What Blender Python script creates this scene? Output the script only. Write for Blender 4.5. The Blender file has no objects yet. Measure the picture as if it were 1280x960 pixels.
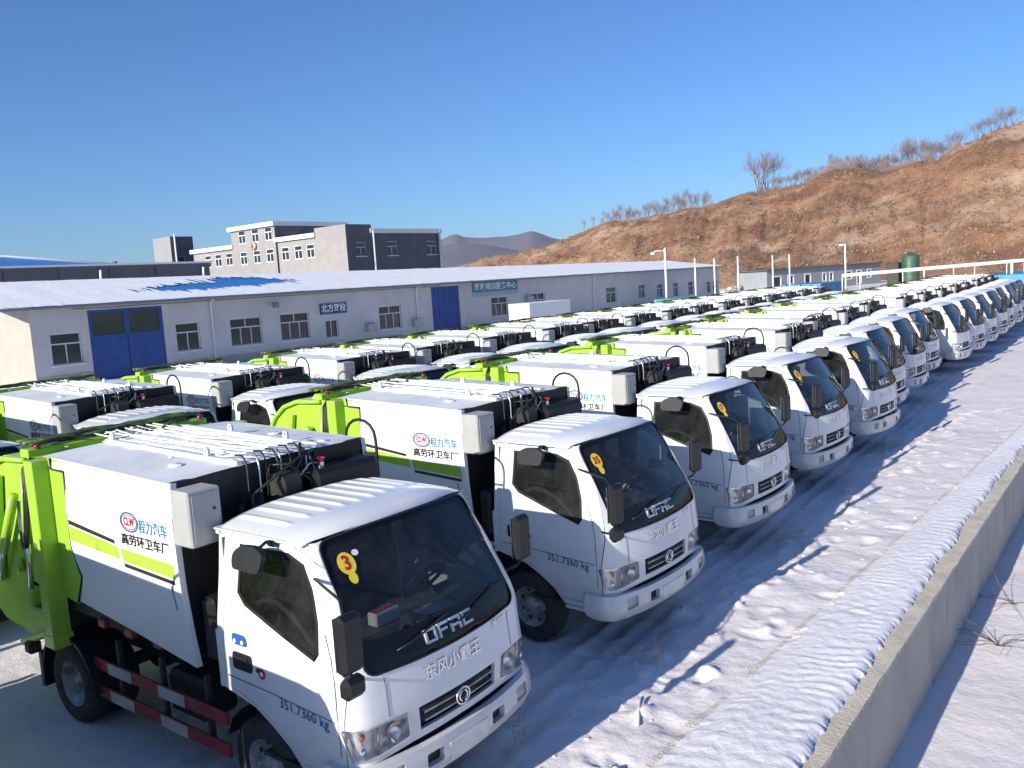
import bpy, math, random
from mathutils import Vector, Matrix, noise
from mathutils.geometry import delaunay_2d_cdt
R = math.radians
S = bpy.context.scene
C = bpy.context.collection
rnd = random.Random(7)

# ------------------------------------------------------------------ camera
cam_d = bpy.data.cameras.new('camera'); cam = bpy.data.objects.new('camera', cam_d); C.objects.link(cam)
cam_d.sensor_width = 36; cam_d.lens = 1089.15/1280*36; cam_d.clip_start = .1; cam_d.clip_end = 9000
rt = Vector((0.76916433, 0.63600497, -0.06232104)); up = Vector((-0.02744337, 0.13030476, 0.99109411)); fw = Vector((-0.63846151, 0.76060394, -0.11767989))
CAMH = 3.867
cam.matrix_world = Matrix(((rt.x, up.x, -fw.x, 0), (rt.y, up.y, -fw.y, 0), (rt.z, up.z, -fw.z, CAMH), (0, 0, 0, 1)))
S.camera = cam
# ------------------------------------------------------------------ sky and sun
SUN_EL, SUN_ROT = R(21.7), R(182.5)
w = bpy.data.worlds.new('World'); S.world = w; w.use_nodes = True
nt = w.node_tree; sky = nt.nodes.new('ShaderNodeTexSky'); sky.sky_type = 'NISHITA'; sky.sun_disc = False
sky.sun_elevation = SUN_EL; sky.sun_rotation = SUN_ROT; sky.altitude = 200; sky.air_density = 1.0; sky.dust_density = 0.6; sky.ozone_density = 3.0
bg = nt.nodes['Background']; bg.inputs['Strength'].default_value = 0.075
mul = nt.nodes.new('ShaderNodeMix'); mul.data_type = 'RGBA'; mul.blend_type = 'MULTIPLY'; mul.inputs['Factor'].default_value = 1; mul.inputs['B'].default_value = (.64, .95, 1.40, 1)
nt.links.new(sky.outputs[0], mul.inputs['A']); nt.links.new(mul.outputs['Result'], bg.inputs['Color'])
sun_d = bpy.data.lights.new('sun', 'SUN'); sun = bpy.data.objects.new('sun', sun_d); C.objects.link(sun)
sun_d.energy = 5.0; sun_d.angle = R(.5); sun_d.color = (1, .93, .82)
tosun = Vector((math.sin(SUN_ROT)*math.cos(SUN_EL), math.cos(SUN_ROT)*math.cos(SUN_EL), math.sin(SUN_EL)))
sun.rotation_euler = tosun.to_track_quat('Z', 'Y').to_euler(); sun.location = (0, -20, 30)
S.view_settings.view_transform = 'Standard'; S.view_settings.look = 'None'; S.view_settings.exposure = 0.48; S.view_settings.gamma = 1
try:
    S.cycles.max_bounces = 6; S.cycles.transparent_max_bounces = 12; S.cycles.use_denoising = True; S.cycles.volume_bounces = 0
except Exception: pass

# ------------------------------------------------------------------ materials
def mat(name, col, rough=.5, metal=0, spec=.5, noise_s=0, noise_a=.15, bump=0, bump_s=20, coat=0, emit=None, col2=None, detail=4, dirt=None):
    m = bpy.data.materials.new(name); m.use_nodes = True; n = m.node_tree.nodes; L = m.node_tree.links; b = n['Principled BSDF']
    b.inputs['Base Color'].default_value = (*col, 1); b.inputs['Roughness'].default_value = rough; b.inputs['Metallic'].default_value = metal
    b.inputs['Specular IOR Level'].default_value = spec; b.inputs['Coat Weight'].default_value = coat; b.inputs['Coat Roughness'].default_value = .08
    tc = n.new('ShaderNodeTexCoord')
    last = None
    if noise_s:
        t = n.new('ShaderNodeTexNoise'); t.inputs['Scale'].default_value = noise_s; t.inputs['Detail'].default_value = detail; L.new(tc.outputs['Object'], t.inputs['Vector'])
        r = n.new('ShaderNodeValToRGB'); r.color_ramp.elements[0].position = .35; r.color_ramp.elements[1].position = .65
        c2 = col2 or tuple(c*(1-noise_a) for c in col)
        r.color_ramp.elements[0].color = (*c2, 1); r.color_ramp.elements[1].color = (*col, 1); L.new(t.outputs['Fac'], r.inputs['Fac']); last = r.outputs['Color']
        L.new(last, b.inputs['Base Color'])
    if dirt:      # (colour, scale, threshold)
        t = n.new('ShaderNodeTexNoise'); t.inputs['Scale'].default_value = dirt[1]; t.inputs['Detail'].default_value = 6; t.inputs['Roughness'].default_value = .65; L.new(tc.outputs['Object'], t.inputs['Vector'])
        r = n.new('ShaderNodeMapRange'); r.inputs['From Min'].default_value = dirt[2]; r.inputs['From Max'].default_value = dirt[2]+.18; r.inputs['To Max'].default_value = dirt[3] if len(dirt) > 3 else .6
        L.new(t.outputs['Fac'], r.inputs['Value']); x = n.new('ShaderNodeMix'); x.data_type = 'RGBA'
        if last: L.new(last, x.inputs['A'])
        else: x.inputs['A'].default_value = (*col, 1)
        x.inputs['B'].default_value = (*dirt[0], 1); L.new(r.outputs[0], x.inputs['Factor']); L.new(x.outputs['Result'], b.inputs['Base Color'])
    if name in ('white_vehicle_paint', 'white_body_paint'):
        sx = n.new('ShaderNodeSeparateXYZ'); L.new(tc.outputs['Object'], sx.inputs[0]); r = n.new('ShaderNodeMapRange'); r.inputs['From Min'].default_value = 1.25; r.inputs['From Max'].default_value = .5; r.inputs['To Max'].default_value = .75; L.new(sx.outputs['Z'], r.inputs['Value'])
        t = n.new('ShaderNodeTexNoise'); t.inputs['Scale'].default_value = 7; t.inputs['Detail'].default_value = 8; t.inputs['Roughness'].default_value = .7; L.new(tc.outputs['Object'], t.inputs['Vector']); q = n.new('ShaderNodeMath'); q.operation = 'MULTIPLY'; L.new(r.outputs[0], q.inputs[0]); L.new(t.outputs['Fac'], q.inputs[1])
        x2 = n.new('ShaderNodeMix'); x2.data_type = 'RGBA'; x2.inputs['B'].default_value = (.30, .27, .24, 1); src = b.inputs['Base Color'].links[0].from_socket; L.new(src, x2.inputs['A']); L.new(q.outputs[0], x2.inputs['Factor']); L.new(x2.outputs['Result'], b.inputs['Base Color'])
    if bump:
        t = n.new('ShaderNodeTexNoise'); t.inputs['Scale'].default_value = bump_s; t.inputs['Detail'].default_value = 5; L.new(tc.outputs['Object'], t.inputs['Vector'])
        u = n.new('ShaderNodeBump'); u.inputs['Strength'].default_value = bump; u.inputs['Distance'].default_value = .02; L.new(t.outputs['Fac'], u.inputs['Height']); L.new(u.outputs[0], b.inputs['Normal'])
    if emit: b.inputs['Emission Color'].default_value = (*emit, 1); b.inputs['Emission Strength'].default_value = 1
    return m
def glass_mat(name, tint, refl=1.5):
    m = bpy.data.materials.new(name); m.use_nodes = True; n = m.node_tree.nodes; L = m.node_tree.links; n.remove(n['Principled BSDF'])
    o = n['Material Output']; t = n.new('ShaderNodeBsdfTransparent'); t.inputs[0].default_value = (*tint, 1)
    g = n.new('ShaderNodeBsdfGlossy'); g.inputs['Roughness'].default_value = .02; g.inputs['Color'].default_value = (1, 1, 1, 1)
    f = n.new('ShaderNodeFresnel'); f.inputs['IOR'].default_value = refl; x = n.new('ShaderNodeMixShader'); df = n.new('ShaderNodeBsdfDiffuse'); df.inputs[0].default_value = (.6, .6, .6, 1); x0 = n.new('ShaderNodeMixShader'); tn = n.new('ShaderNodeTexNoise'); tn.inputs['Scale'].default_value = 2.5; tn.inputs['Detail'].default_value = 7; tn.inputs['Roughness'].default_value = .7; tc = n.new('ShaderNodeTexCoord'); L.new(tc.outputs['Object'], tn.inputs['Vector']); mr = n.new('ShaderNodeMapRange'); mr.inputs['From Min'].default_value = .4; mr.inputs['From Max'].default_value = .75; mr.inputs['To Min'].default_value = .01; mr.inputs['To Max'].default_value = .055; L.new(tn.outputs['Fac'], mr.inputs['Value']); L.new(mr.outputs[0], x0.inputs[0]); L.new(t.outputs[0], x0.inputs[1]); L.new(df.outputs[0], x0.inputs[2])
    L.new(f.outputs[0], x.inputs[0]); L.new(x0.outputs[0], x.inputs[1]); L.new(g.outputs[0], x.inputs[2]); L.new(x.outputs[0], o.inputs['Surface']); return m
M = {}
M['white'] = mat('white_vehicle_paint', (.72, .725, .735), .3, coat=.6, dirt=((.45, .43, .40), 1.7, .60, .35), bump=.03, bump_s=3)
M['bodywhite'] = mat('white_body_paint', (.80, .80, .79), .4, dirt=((.5, .48, .45), 2.3, .60, .30), bump=.10, bump_s=1.6)
M['roofwhite'] = mat('low_sun_greyed_roof_paint', (.62, .63, .64), .6, noise_s=2.2, col2=(.74, .75, .76), dirt=((.33, .30, .27), 5, .66, .5), bump=.12, bump_s=5)  # white greyed as under a low grazing sun, plus mottling and dirt patches
M['lime'] = mat('lime_green_paint', (.36, .60, .05), .38, noise_s=3, noise_a=.12, coat=.2, dirt=((.16, .17, .06), 5, .62, .5))
M['limestripe'] = mat('lime_green_film', (.36, .58, .05), .4)
M['black'] = mat('black_plastic', (.011, .011, .012), .5, noise_s=8, noise_a=.3, bump=.1, bump_s=60)
M['silver'] = mat('silver_badge', (.58, .59, .60), .38, metal=.35)
M['gloss'] = mat('gloss_black_panel', (.008, .008, .009), .14, spec=.3)
M['rubber'] = mat('tyre_rubber', (.022, .022, .023), .85, noise_s=14, col2=(.04, .038, .036), bump=.2, bump_s=40)
M['dark'] = mat('dark_chassis_paint', (.02, .02, .021), .6, noise_s=6, col2=(.045, .038, .03))
M['darkgrey'] = mat('dark_grey_trim', (.10, .10, .105), .6)
M['grey'] = mat('grey_trim', (.22, .22, .22), .55)
M['boxgrey'] = mat('light_grey_box_paint', (.40, .40, .39), .5, noise_s=5, noise_a=.12)
M['chrome'] = mat('chrome', (.80, .80, .81), .24, metal=1)
M['rim'] = mat('steel_rim', (.42, .43, .44), .45, metal=.4, noise_s=9, col2=(.2, .18, .16))
M['red'] = mat('red_plastic', (.45, .02, .025), .3)
M['purple'] = mat('dark_red_lamp', (.22, .01, .03), .2)
M['redtape'] = mat('red_reflective_tape', (.30, .025, .025), .4, noise_s=9, noise_a=.3)
M['whitetape'] = mat('white_reflective_tape', (.45, .45, .43), .4, noise_s=9, noise_a=.2)
M['yellow'] = mat('yellow_sticker', (.85, .60, .04), .5)
M['redink'] = mat('red_ink', (.42, .02, .02), .5)
M['blueink'] = mat('blue_ink', (.015, .085, .30), .5)
M['cyanink'] = mat('cyan_ink', (.015, .20, .40), .5)
M['blackink'] = mat('black_ink', (.02, .02, .02), .5)
M['greyink'] = mat('grey_blue_ink', (.12, .17, .25), .5)
M['whiteink'] = mat('white_ink', (.8, .8, .8), .5)
M['paper'] = mat('paper', (.7, .7, .68), .7)
M['glass'] = glass_mat('window_glass', (.22, .24, .24), 1.42)
M['wglass'] = glass_mat('windscreen_glass', (.60, .63, .64), 1.42)
M['lens'] = glass_mat('lamp_lens', (.9, .9, .9), 1.45)
M['reflector'] = mat('lamp_reflector', (.82, .82, .83), .32, metal=.55, bump=.35, bump_s=16)
M['amber'] = mat('amber_bulb', (.55, .16, .02), .3)
M['hose'] = mat('black_rubber_hose', (.02, .02, .02), .45)
M['ghose'] = mat('green_painted_hose', (.16, .26, .03), .45, noise_s=6, col2=(.04, .06, .02))
M['steel'] = mat('galvanised_pipe', (.55, .56, .57), .3, metal=.8)
M['snow'] = mat('snow', (.80, .81, .85), .75, noise_s=6, noise_a=.04, bump=.6, bump_s=40)
M['seat'] = mat('dark_seat_fabric', (.07, .07, .078), .9, bump=.3, bump_s=90)

# ------------------------------------------------------------------ mesh building
class G:
    def __init__(s): s.v = []; s.f = []; s.m = []; s.sm = []; s.mats = []
    def mi(s, m):
        if m not in s.mats: s.mats.append(m)
        return s.mats.index(m)
    def add(s, vs, fs, m, smooth=False):
        k = len(s.v); s.v += [tuple(v) for v in vs]; i = s.mi(m)
        for f in fs: s.f.append(tuple(k+a for a in f)); s.m.append(i); s.sm.append(smooth)
    def box(s, x0, x1, y0, y1, z0, z1, m, b=0, fn=None):
        if x0 > x1: x0, x1 = x1, x0
        if y0 > y1: y0, y1 = y1, y0
        if z0 > z1: z0, z1 = z1, z0
        if b <= 0:
            vs = [(x, y, z) for x in (x0, x1) for y in (y0, y1) for z in (z0, z1)]
            fs = [(0, 1, 3, 2), (4, 6, 7, 5), (0, 4, 5, 1), (2, 3, 7, 6), (0, 2, 6, 4), (1, 5, 7, 3)]
            if fn: vs = [fn(v) for v in vs]
            s.add(vs, fs, m); return
        b = min(b, (x1-x0)*.45, (y1-y0)*.45, (z1-z0)*.45)
        X = (x0, x1); Y = (y0, y1); Z = (z0, z1); vs = []; idx = {}
        for i in (0, 1):
            for j in (0, 1):
                for k in (0, 1):
                    dx, dy, dz = (b if i == 0 else -b), (b if j == 0 else -b), (b if k == 0 else -b)
                    idx[i, j, k, 'x'] = len(vs); vs.append((X[i], Y[j]+dy, Z[k]+dz))
                    idx[i, j, k, 'y'] = len(vs); vs.append((X[i]+dx, Y[j], Z[k]+dz))
                    idx[i, j, k, 'z'] = len(vs); vs.append((X[i]+dx, Y[j]+dy, Z[k]))
        fs = []
        def q(*a, out=None): fs.append([idx[t] for t in a])
        for i in (0, 1): q((i, 0, 0, 'x'), (i, 1, 0, 'x'), (i, 1, 1, 'x'), (i, 0, 1, 'x'))
        for j in (0, 1): q((0, j, 0, 'y'), (1, j, 0, 'y'), (1, j, 1, 'y'), (0, j, 1, 'y'))
        for k in (0, 1): q((0, 0, k, 'z'), (1, 0, k, 'z'), (1, 1, k, 'z'), (0, 1, k, 'z'))
        for i in (0, 1):
            for j in (0, 1): q((i, j, 0, 'x'), (i, j, 1, 'x'), (i, j, 1, 'y'), (i, j, 0, 'y'))
            for k in (0, 1): q((i, 0, k, 'x'), (i, 1, k, 'x'), (i, 1, k, 'z'), (i, 0, k, 'z'))
        for j in (0, 1):
            for k in (0, 1): q((0, j, k, 'y'), (1, j, k, 'y'), (1, j, k, 'z'), (0, j, k, 'z'))
        for i in (0, 1):
            for j in (0, 1):
                for k in (0, 1): q((i, j, k, 'x'), (i, j, k, 'y'), (i, j, k, 'z'))
        c = Vector(((x0+x1)/2, (y0+y1)/2, (z0+z1)/2)); out = []
        for f in fs:
            p = [Vector(vs[a]) for a in f]; n = (p[1]-p[0]).cross(p[2]-p[0]); mid = sum(p, Vector())/len(p)
            out.append(f if n.dot(mid-c) > 0 else f[::-1])
        if fn: vs = [fn(v) for v in vs]
        s.add(vs, out, m)
    def tube(s, pts, r, m, n=6, caps=True, closed=False, r2=None, smooth=True):
        P = [Vector(p) for p in pts]; k = len(P)
        if k < 2: return
        t0 = (P[1]-P[0]).normalized(); a = Vector((0, 0, 1)) if abs(t0.z) < .9 else Vector((1, 0, 0)); nrm = t0.cross(a).normalized(); vs = []
        for i in range(k):
            if closed: t = (P[(i+1) % k]-P[i-1]).normalized()
            elif i == 0: t = t0
            elif i == k-1: t = (P[i]-P[i-1]).normalized()
            else: t = ((P[i+1]-P[i]).normalized()+(P[i]-P[i-1]).normalized()).normalized()
            nrm = (nrm-t*nrm.dot(t)); nrm = nrm.normalized() if nrm.length > 1e-6 else t.orthogonal().normalized(); bn = t.cross(nrm)
            rr = r if r2 is None else r+(r2-r)*i/(k-1)
            for j in range(n): an = 2*math.pi*j/n; vs.append(P[i]+(nrm*math.cos(an)+bn*math.sin(an))*rr)
        fs = []
        for i in range(k if closed else k-1):
            for j in range(n): a0 = i*n+j; a1 = i*n+(j+1) % n; b0 = ((i+1) % k)*n+j; b1 = ((i+1) % k)*n+(j+1) % n; fs.append((a0, a1, b1, b0))
        if caps and not closed: fs += [tuple(range(n))[::-1], tuple((k-1)*n+j for j in range(n))]
        s.add(vs, fs, m, smooth)
    def lathe(s, prof, c, m, n=24, axis='y', smooth=True, close=True):   # prof: (r, h) along the axis
        vs = []
        for (r, h) in prof:
            for j in range(n):
                a = 2*math.pi*j/n; p, q = r*math.cos(a), r*math.sin(a)
                vs.append((c[0]+p, c[1]+h, c[2]+q) if axis == 'y' else (c[0]+p, c[1]+q, c[2]+h) if axis == 'z' else (c[0]+h, c[1]+p, c[2]+q))
        fs = [(i*n+j, i*n+(j+1) % n, (i+1)*n+(j+1) % n, (i+1)*n+j) for i in range(len(prof)-1) for j in range(n)]
        s.add(vs, fs, m, smooth)
    def prism(s, poly, m, fmap, t0, t1):    # poly 2D, fmap(a, b, t) -> 3D
        n = len(poly); vs = [fmap(a, b, t0) for a, b in poly]+[fmap(a, b, t1) for a, b in poly]
        fs = [tuple(range(n))[::-1], tuple(range(n, 2*n))]+[(i, (i+1) % n, n+(i+1) % n, n+i) for i in range(n)]
        s.add(vs, fs, m)
    def sheet(s, nx, ny, fn, m, smooth=True):
        vs = [fn(i/nx, j/ny) for j in range(ny+1) for i in range(nx+1)]
        fs = [(j*(nx+1)+i, j*(nx+1)+i+1, (j+1)*(nx+1)+i+1, (j+1)*(nx+1)+i) for j in range(ny) for i in range(nx)]
        s.add(vs, fs, m, smooth)
    def patch(s, outline, fmap, m, holes=(), step=.07, rim=0, rimm=None, hole_rim=None, ref=None, smooth=True):
        # outline and holes in a 2D domain; fmap(a, b, off) -> 3D, off along the outward normal
        def resample(l):
            o = []
            for i in range(len(l)):
                a = Vector(l[i]); b = Vector(l[(i+1) % len(l)]); k = max(1, math.ceil((b-a).length/step))
                o += [a+(b-a)*j/k for j in range(k)]
            return o
        def inside(p, l):
            c = False; j = len(l)-1
            for i in range(len(l)):
                if (l[i][1] > p[1]) != (l[j][1] > p[1]) and p[0] < (l[j][0]-l[i][0])*(p[1]-l[i][1])/(l[j][1]-l[i][1])+l[i][0]: c = not c
                j = i
            return c
        loops = [resample(outline)]+[resample(h) for h in holes]
        pts = []; edges = []
        for l in loops:
            k = len(pts); pts += l; edges += [(k+i, k+(i+1) % len(l)) for i in range(len(l))]
        nb = len(pts); st = step
        x0, x1 = min(p[0] for p in loops[0]), max(p[0] for p in loops[0]); y0, y1 = min(p[1] for p in loops[0]), max(p[1] for p in loops[0])
        bp = [Vector((p[0], p[1])) for p in pts]
        for i in range(int((x1-x0)/st)+1):
            for j in range(int((y1-y0)/st)+1):
                p = (x0+(i+.5)*st, y0+(j+.5)*st)
                if inside(p, loops[0]) and not any(inside(p, h) for h in loops[1:]):
                    pv = Vector(p)
                    if all((pv-q).length_squared > (st*.45)**2 for q in bp): pts.append(pv)
        r = delaunay_2d_cdt([Vector((p[0], p[1])) for p in pts], edges, [], 0, 1e-6)
        V, F = r[0], r[2]; fs = []
        for f in F:
            c = sum((V[a] for a in f), Vector((0, 0)))/len(f)
            if inside(c, loops[0]) and not any(inside(c, h) for h in loops[1:]): fs.append(tuple(f))
        v3 = [Vector(fmap(p[0], p[1], 0)) for p in V]
        # orientation from the outward offset
        if fs:
            f = fs[len(fs)//2]; c = sum((V[a] for a in f), Vector((0, 0)))/3; o = Vector(fmap(c[0], c[1], .01))-Vector(fmap(c[0], c[1], 0))
            nn = (v3[f[1]]-v3[f[0]]).cross(v3[f[2]]-v3[f[0]])
            if nn.dot(o) < 0: fs = [q[::-1] for q in fs]
        s.add(v3, fs, m, smooth)
        for li, l in enumerate(loops):
            d = rim if li == 0 else (hole_rim if hole_rim is not None else rim)
            if d:
                vs = [fmap(p[0], p[1], 0) for p in l]+[fmap(p[0], p[1], -d) for p in l]; n = len(l)
                s.add(vs, [(i, (i+1) % n, n+(i+1) % n, n+i) for i in range(n)], rimm or m)
    def ref(s, mats): return s
def link(name, data, parent=None):
    o = bpy.data.objects.new(name, data); C.objects.link(o)
    if parent: o.parent = parent
    return o
def mesh(name, g):
    me = bpy.data.meshes.new(name); me.from_pydata(g.v, [], g.f)
    for m in g.mats: me.materials.append(m)
    me.polygons.foreach_set('material_index', g.m); me.polygons.foreach_set('use_smooth', g.sm); me.update(); return me
def obj(name, g, parent=None): return link(name, mesh(name, g), parent)
def tag(o, label=None, cat=None, group=None, kind=None):
    for k, v in (('label', label), ('category', cat), ('group', group), ('kind', kind)):
        if v: o[k] = v
    return o
def empty(name, loc=(0, 0, 0), rz=0):
    o = link(name, None); o.location = loc; o.rotation_euler = (0, 0, rz); return o
def copy_tree(o, parent=None, skip=()):
    c = o.copy(); C.objects.link(c); c.parent = parent
    for ch in KIDS.get(o.name, ()): 
        if ch.get('skip') in skip: continue
        copy_tree(ch, c, skip)
    return c
_tx = {}
def text_geo(txt, size, ext=0.0, bold=0.0):
    key = (txt, size, ext, bold)
    if key not in _tx:
        cu = bpy.data.curves.new('lettering', 'FONT'); cu.body = txt; cu.size = size; cu.extrude = ext; cu.offset = bold; cu.align_x = 'CENTER'; cu.align_y = 'CENTER'; cu.resolution_u = 2
        ob = bpy.data.objects.new('lettering', cu); C.objects.link(ob); dg = bpy.context.evaluated_depsgraph_get(); dg.update()
        me = bpy.data.meshes.new_from_object(ob.evaluated_get(dg)); _tx[key] = ([tuple(v.co) for v in me.vertices], [tuple(p.vertices) for p in me.polygons])
        bpy.data.objects.remove(ob); bpy.data.meshes.remove(me); bpy.data.curves.remove(cu)
    return _tx[key]
def add_bold(g, txt, size, fmap, m, d, width):
    for i, (a, b) in enumerate(((0, 0), (d, 0), (-d, 0), (0, d*.8), (0, -d*.8))): add_text(g, txt, size, lambda tx, ty, tz: fmap(tx+a, ty+b, tz, .0003*i), m, 0, 0, width)
def add_text(g, txt, size, fmap, m, ext=0.0, bold=0.0, width=None, flip=False):
    v, f = text_geo(txt, size, ext, bold)
    if not v: return
    k = 1
    if width: wd = max(p[0] for p in v)-min(p[0] for p in v); k = width/max(wd, 1e-6)
    cx = (max(p[0] for p in v)+min(p[0] for p in v))/2
    g.add([fmap((p[0]-cx)*k, p[1], p[2]+ext) for p in v], f, m)
def lerp(t, a): 
    for i in range(len(a)-1):
        if t <= a[i+1][0]:
            k = (t-a[i][0])/(a[i+1][0]-a[i][0]); k = max(0, k); return a[i][1]+(a[i+1][1]-a[i][1])*k
    return a[-1][1]
def circle(cx, cy, r, n=16, ry=None): return [(cx+r*math.cos(2*math.pi*i/n), cy+(ry or r)*math.sin(2*math.pi*i/n)) for i in range(n)]
def rounded(pts, r, k=4):
    o = []; n = len(pts)
    for i in range(n):
        p = Vector(pts[i]); a = Vector(pts[i-1])-p; b = Vector(pts[(i+1) % n])-p; rr = min(r, a.length*.45, b.length*.45)
        A = p+a.normalized()*rr; B = p+b.normalized()*rr
        for j in range(k+1): t = j/k; o.append(tuple(A*(1-t)**2+p*2*t*(1-t)+B*t*t))
    return o

# ================================================================== SETTING
# ---- ground of the lot
random.seed(5)
WALL = lambda y: -2.33-.0485*(y-6.25)          # right face of the retaining wall
DRIFT = lambda y: -3.45-.008*(y-5.5)           # left edge of the snow drift
lumps = [(rnd.uniform(-5.0, -3.5), rnd.uniform(2.5, 26), rnd.uniform(.04, .16), rnd.uniform(.006, .025)) for _ in range(300)]
lumps += [(rnd.gauss(-4.05-.06*(y-5), .3), y, rnd.uniform(.05, .13), rnd.uniform(.03, .075)) for y in [rnd.uniform(3, 24) for _ in range(90)]]
lumps += [(rnd.gauss(-4.35-.075*(y-4), .28), y, rnd.uniform(.05, .16), rnd.uniform(.008, .04)) for y in [rnd.uniform(2.5, 40) for _ in range(320)]]
pits = [(rnd.uniform(-6.0, -3.5), rnd.uniform(2.5, 34), rnd.uniform(.05, .11), rnd.uniform(0, 3)) for _ in range(170)]
from collections import defaultdict
cell = defaultdict(list)
for l in lumps: cell[int(l[0]//.5), int(l[1]//.5)].append(('l',)+l)
for l in pits: cell[int(l[0]//.5), int(l[1]//.5)].append(('p',)+l)
def ground_z(x, y):
    d = math.hypot(x, y)
    z = .035*noise.noise((x*.35, y*.35, 0))*min(1, d/6)
    if d < 60:
        z += .018*noise.noise((x*1.7, y*1.7, 3))+.010*noise.noise((x*5, y*5, 7))
    if d < 32 and x > -9:
        z += .006*noise.noise((x*14, y*14, 2))
        cx, cy = int(x//.5), int(y//.5)
        for i in (-1, 0, 1):
            for j in (-1, 0, 1):
                for e in cell.get((cx+i, cy+j), ()):
                    if e[0] == 'l':
                        q = ((x-e[1])**2+(y-e[2])**2)/e[3]**2
                        if q < 4: z += e[4]*math.exp(-q*1.6)*(.7+.6*noise.noise((x*11, y*11, 1)))
                    else:
                        dx, dy = x-e[1], y-e[2]; ca, sa = math.cos(e[4]), math.sin(e[4]); a = (dx*ca+dy*sa)/1.9; b = -dx*sa+dy*ca; q = (a*a+b*b)/e[3]**2
                        if q < 3: z += -.022*math.exp(-q*q*1.5)+.008*math.exp(-(q-1.5)**2*5)
        rel = x-(-4.33-.085*(y-4.3))
        for c, wd, a in ((-.22, .09, .013), (-.5, .1, .016), (-.82, .09, .011), (.38, .12, .012), (-2.1, .1, .03), (-2.5, .1, .03), (-7.0, .12, .035), (-7.6, .12, .035)):
            c2 = c+.12*noise.noise((y*.25, c*7, 0)); q = ((rel-c2)/wd)**2
            if q < 5: z += -a*math.exp(-q*q)*(1+.35*math.sin(y*38))+a*.55*math.exp(-(math.sqrt(q)-1.5)**2*4)
    if x > WALL(y)-.02: z = -.92+.05*noise.noise((x*.8, y*.8, 9))+.012*noise.noise((x*4, y*4, 9))
    if d > 300: z += 0
    return z
def rng(a, b, s):
    n = max(1, round((b-a)/s)); return [a+(b-a)*i/n for i in range(n)]
snow_m = bpy.data.materials.new('trampled_snow'); snow_m.use_nodes = True
def build_snow(m, patches=True, dirtcol=(.50, .42, .34), base=(.76, .72, .73), dirt_amt=.32):
    n = m.node_tree.nodes; L = m.node_tree.links; b = n['Principled BSDF']; b.inputs['Roughness'].default_value = .7; b.inputs['Specular IOR Level'].default_value = .3
    tc = n.new('ShaderNodeTexCoord')
    a = n.new('ShaderNodeTexNoise'); a.inputs['Scale'].default_value = .55; a.inputs['Detail'].default_value = 8; a.inputs['Roughness'].default_value = .62; L.new(tc.outputs['Object'], a.inputs['Vector'])
    r = n.new('ShaderNodeMapRange'); r.inputs['From Min'].default_value = .50; r.inputs['From Max'].default_value = .72; r.inputs['To Max'].default_value = dirt_amt; L.new(a.outputs['Fac'], r.inputs['Value'])
    x = n.new('ShaderNodeMix'); x.data_type = 'RGBA'; x.inputs['A'].default_value = (*base, 1); x.inputs['B'].default_value = (*dirtcol, 1); L.new(r.outputs[0], x.inputs['Factor']); L.new(x.outputs['Result'], b.inputs['Base Color'])
    c = n.new('ShaderNodeTexNoise'); c.inputs['Scale'].default_value = 9; c.inputs['Detail'].default_value = 8; c.inputs['Roughness'].default_value = .6; L.new(tc.outputs['Object'], c.inputs['Vector'])
    d = n.new('ShaderNodeTexNoise'); d.inputs['Scale'].default_value = 120; d.inputs['Detail'].default_value = 3; L.new(tc.outputs['Object'], d.inputs['Vector'])
    u = n.new('ShaderNodeBump'); u.inputs['Strength'].default_value = .55; u.inputs['Distance'].default_value = .03; L.new(c.outputs['Fac'], u.inputs['Height'])
    v = n.new('ShaderNodeBump'); v.inputs['Strength'].default_value = .35; v.inputs['Distance'].default_value = .006; L.new(d.outputs['Fac'], v.inputs['Height']); L.new(u.outputs[0], v.inputs['Normal']); L.new(v.outputs[0], b.inputs['Normal'])
build_snow(snow_m)
snow_clean = bpy.data.materials.new('drifted_snow'); snow_clean.use_nodes = True; build_snow(snow_clean, dirt_amt=.08, base=(.79, .77, .80)); snow_roof = bpy.data.materials.new('fresh_roof_snow'); snow_roof.use_nodes = True; build_snow(snow_roof, dirt_amt=.12, base=(.86, .86, .88))
YL = rng(-60, 0, 6)+rng(0, 2, .25)+rng(2, 13, .045)+rng(13, 24, .09)+rng(24, 50, .3)+rng(50, 160, 3)+rng(160, 600, 40)+rng(600, 3400, 400)+[3400]
xs_l = rng(-3400, -600, 400)+rng(-600, -160, 40)+rng(-160, -30, 5)+rng(-30, -12, .8)+rng(-12, -6, .08)
g = G(); NXl = None; rows = []
for y in YL:
    wx = WALL(min(max(y, -8), 60)); base = xs_l+rng(-6, -3.6, .045)
    row = [(x, y) for x in base]
    k = 12; row += [(-3.6+(wx-.012+3.6)*i/k, y) for i in range(k+1)]
    row += [(wx+.012, y)]+[(wx+.012+dx, y) for dx in (.1, .2, .3, .45, .6, .8, 1, 1.3, 1.7, 2.2, 3, 4, 6, 9, 14, 25, 60, 200, 900, 3400)]
    rows.append(row)
n = len(rows[0]); vs = []
for row in rows:
    for (x, y) in row: vs.append((x, y, ground_z(x, y)))
g.add(vs, [(j*n+i, j*n+i+1, (j+1)*n+i+1, (j+1)*n+i) for j in range(len(rows)-1) for i in range(n-1)], snow_m, True)
tag(obj('snowy_ground', g), kind='structure', label='trampled snow covering the parking lot in front of the trucks')

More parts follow.
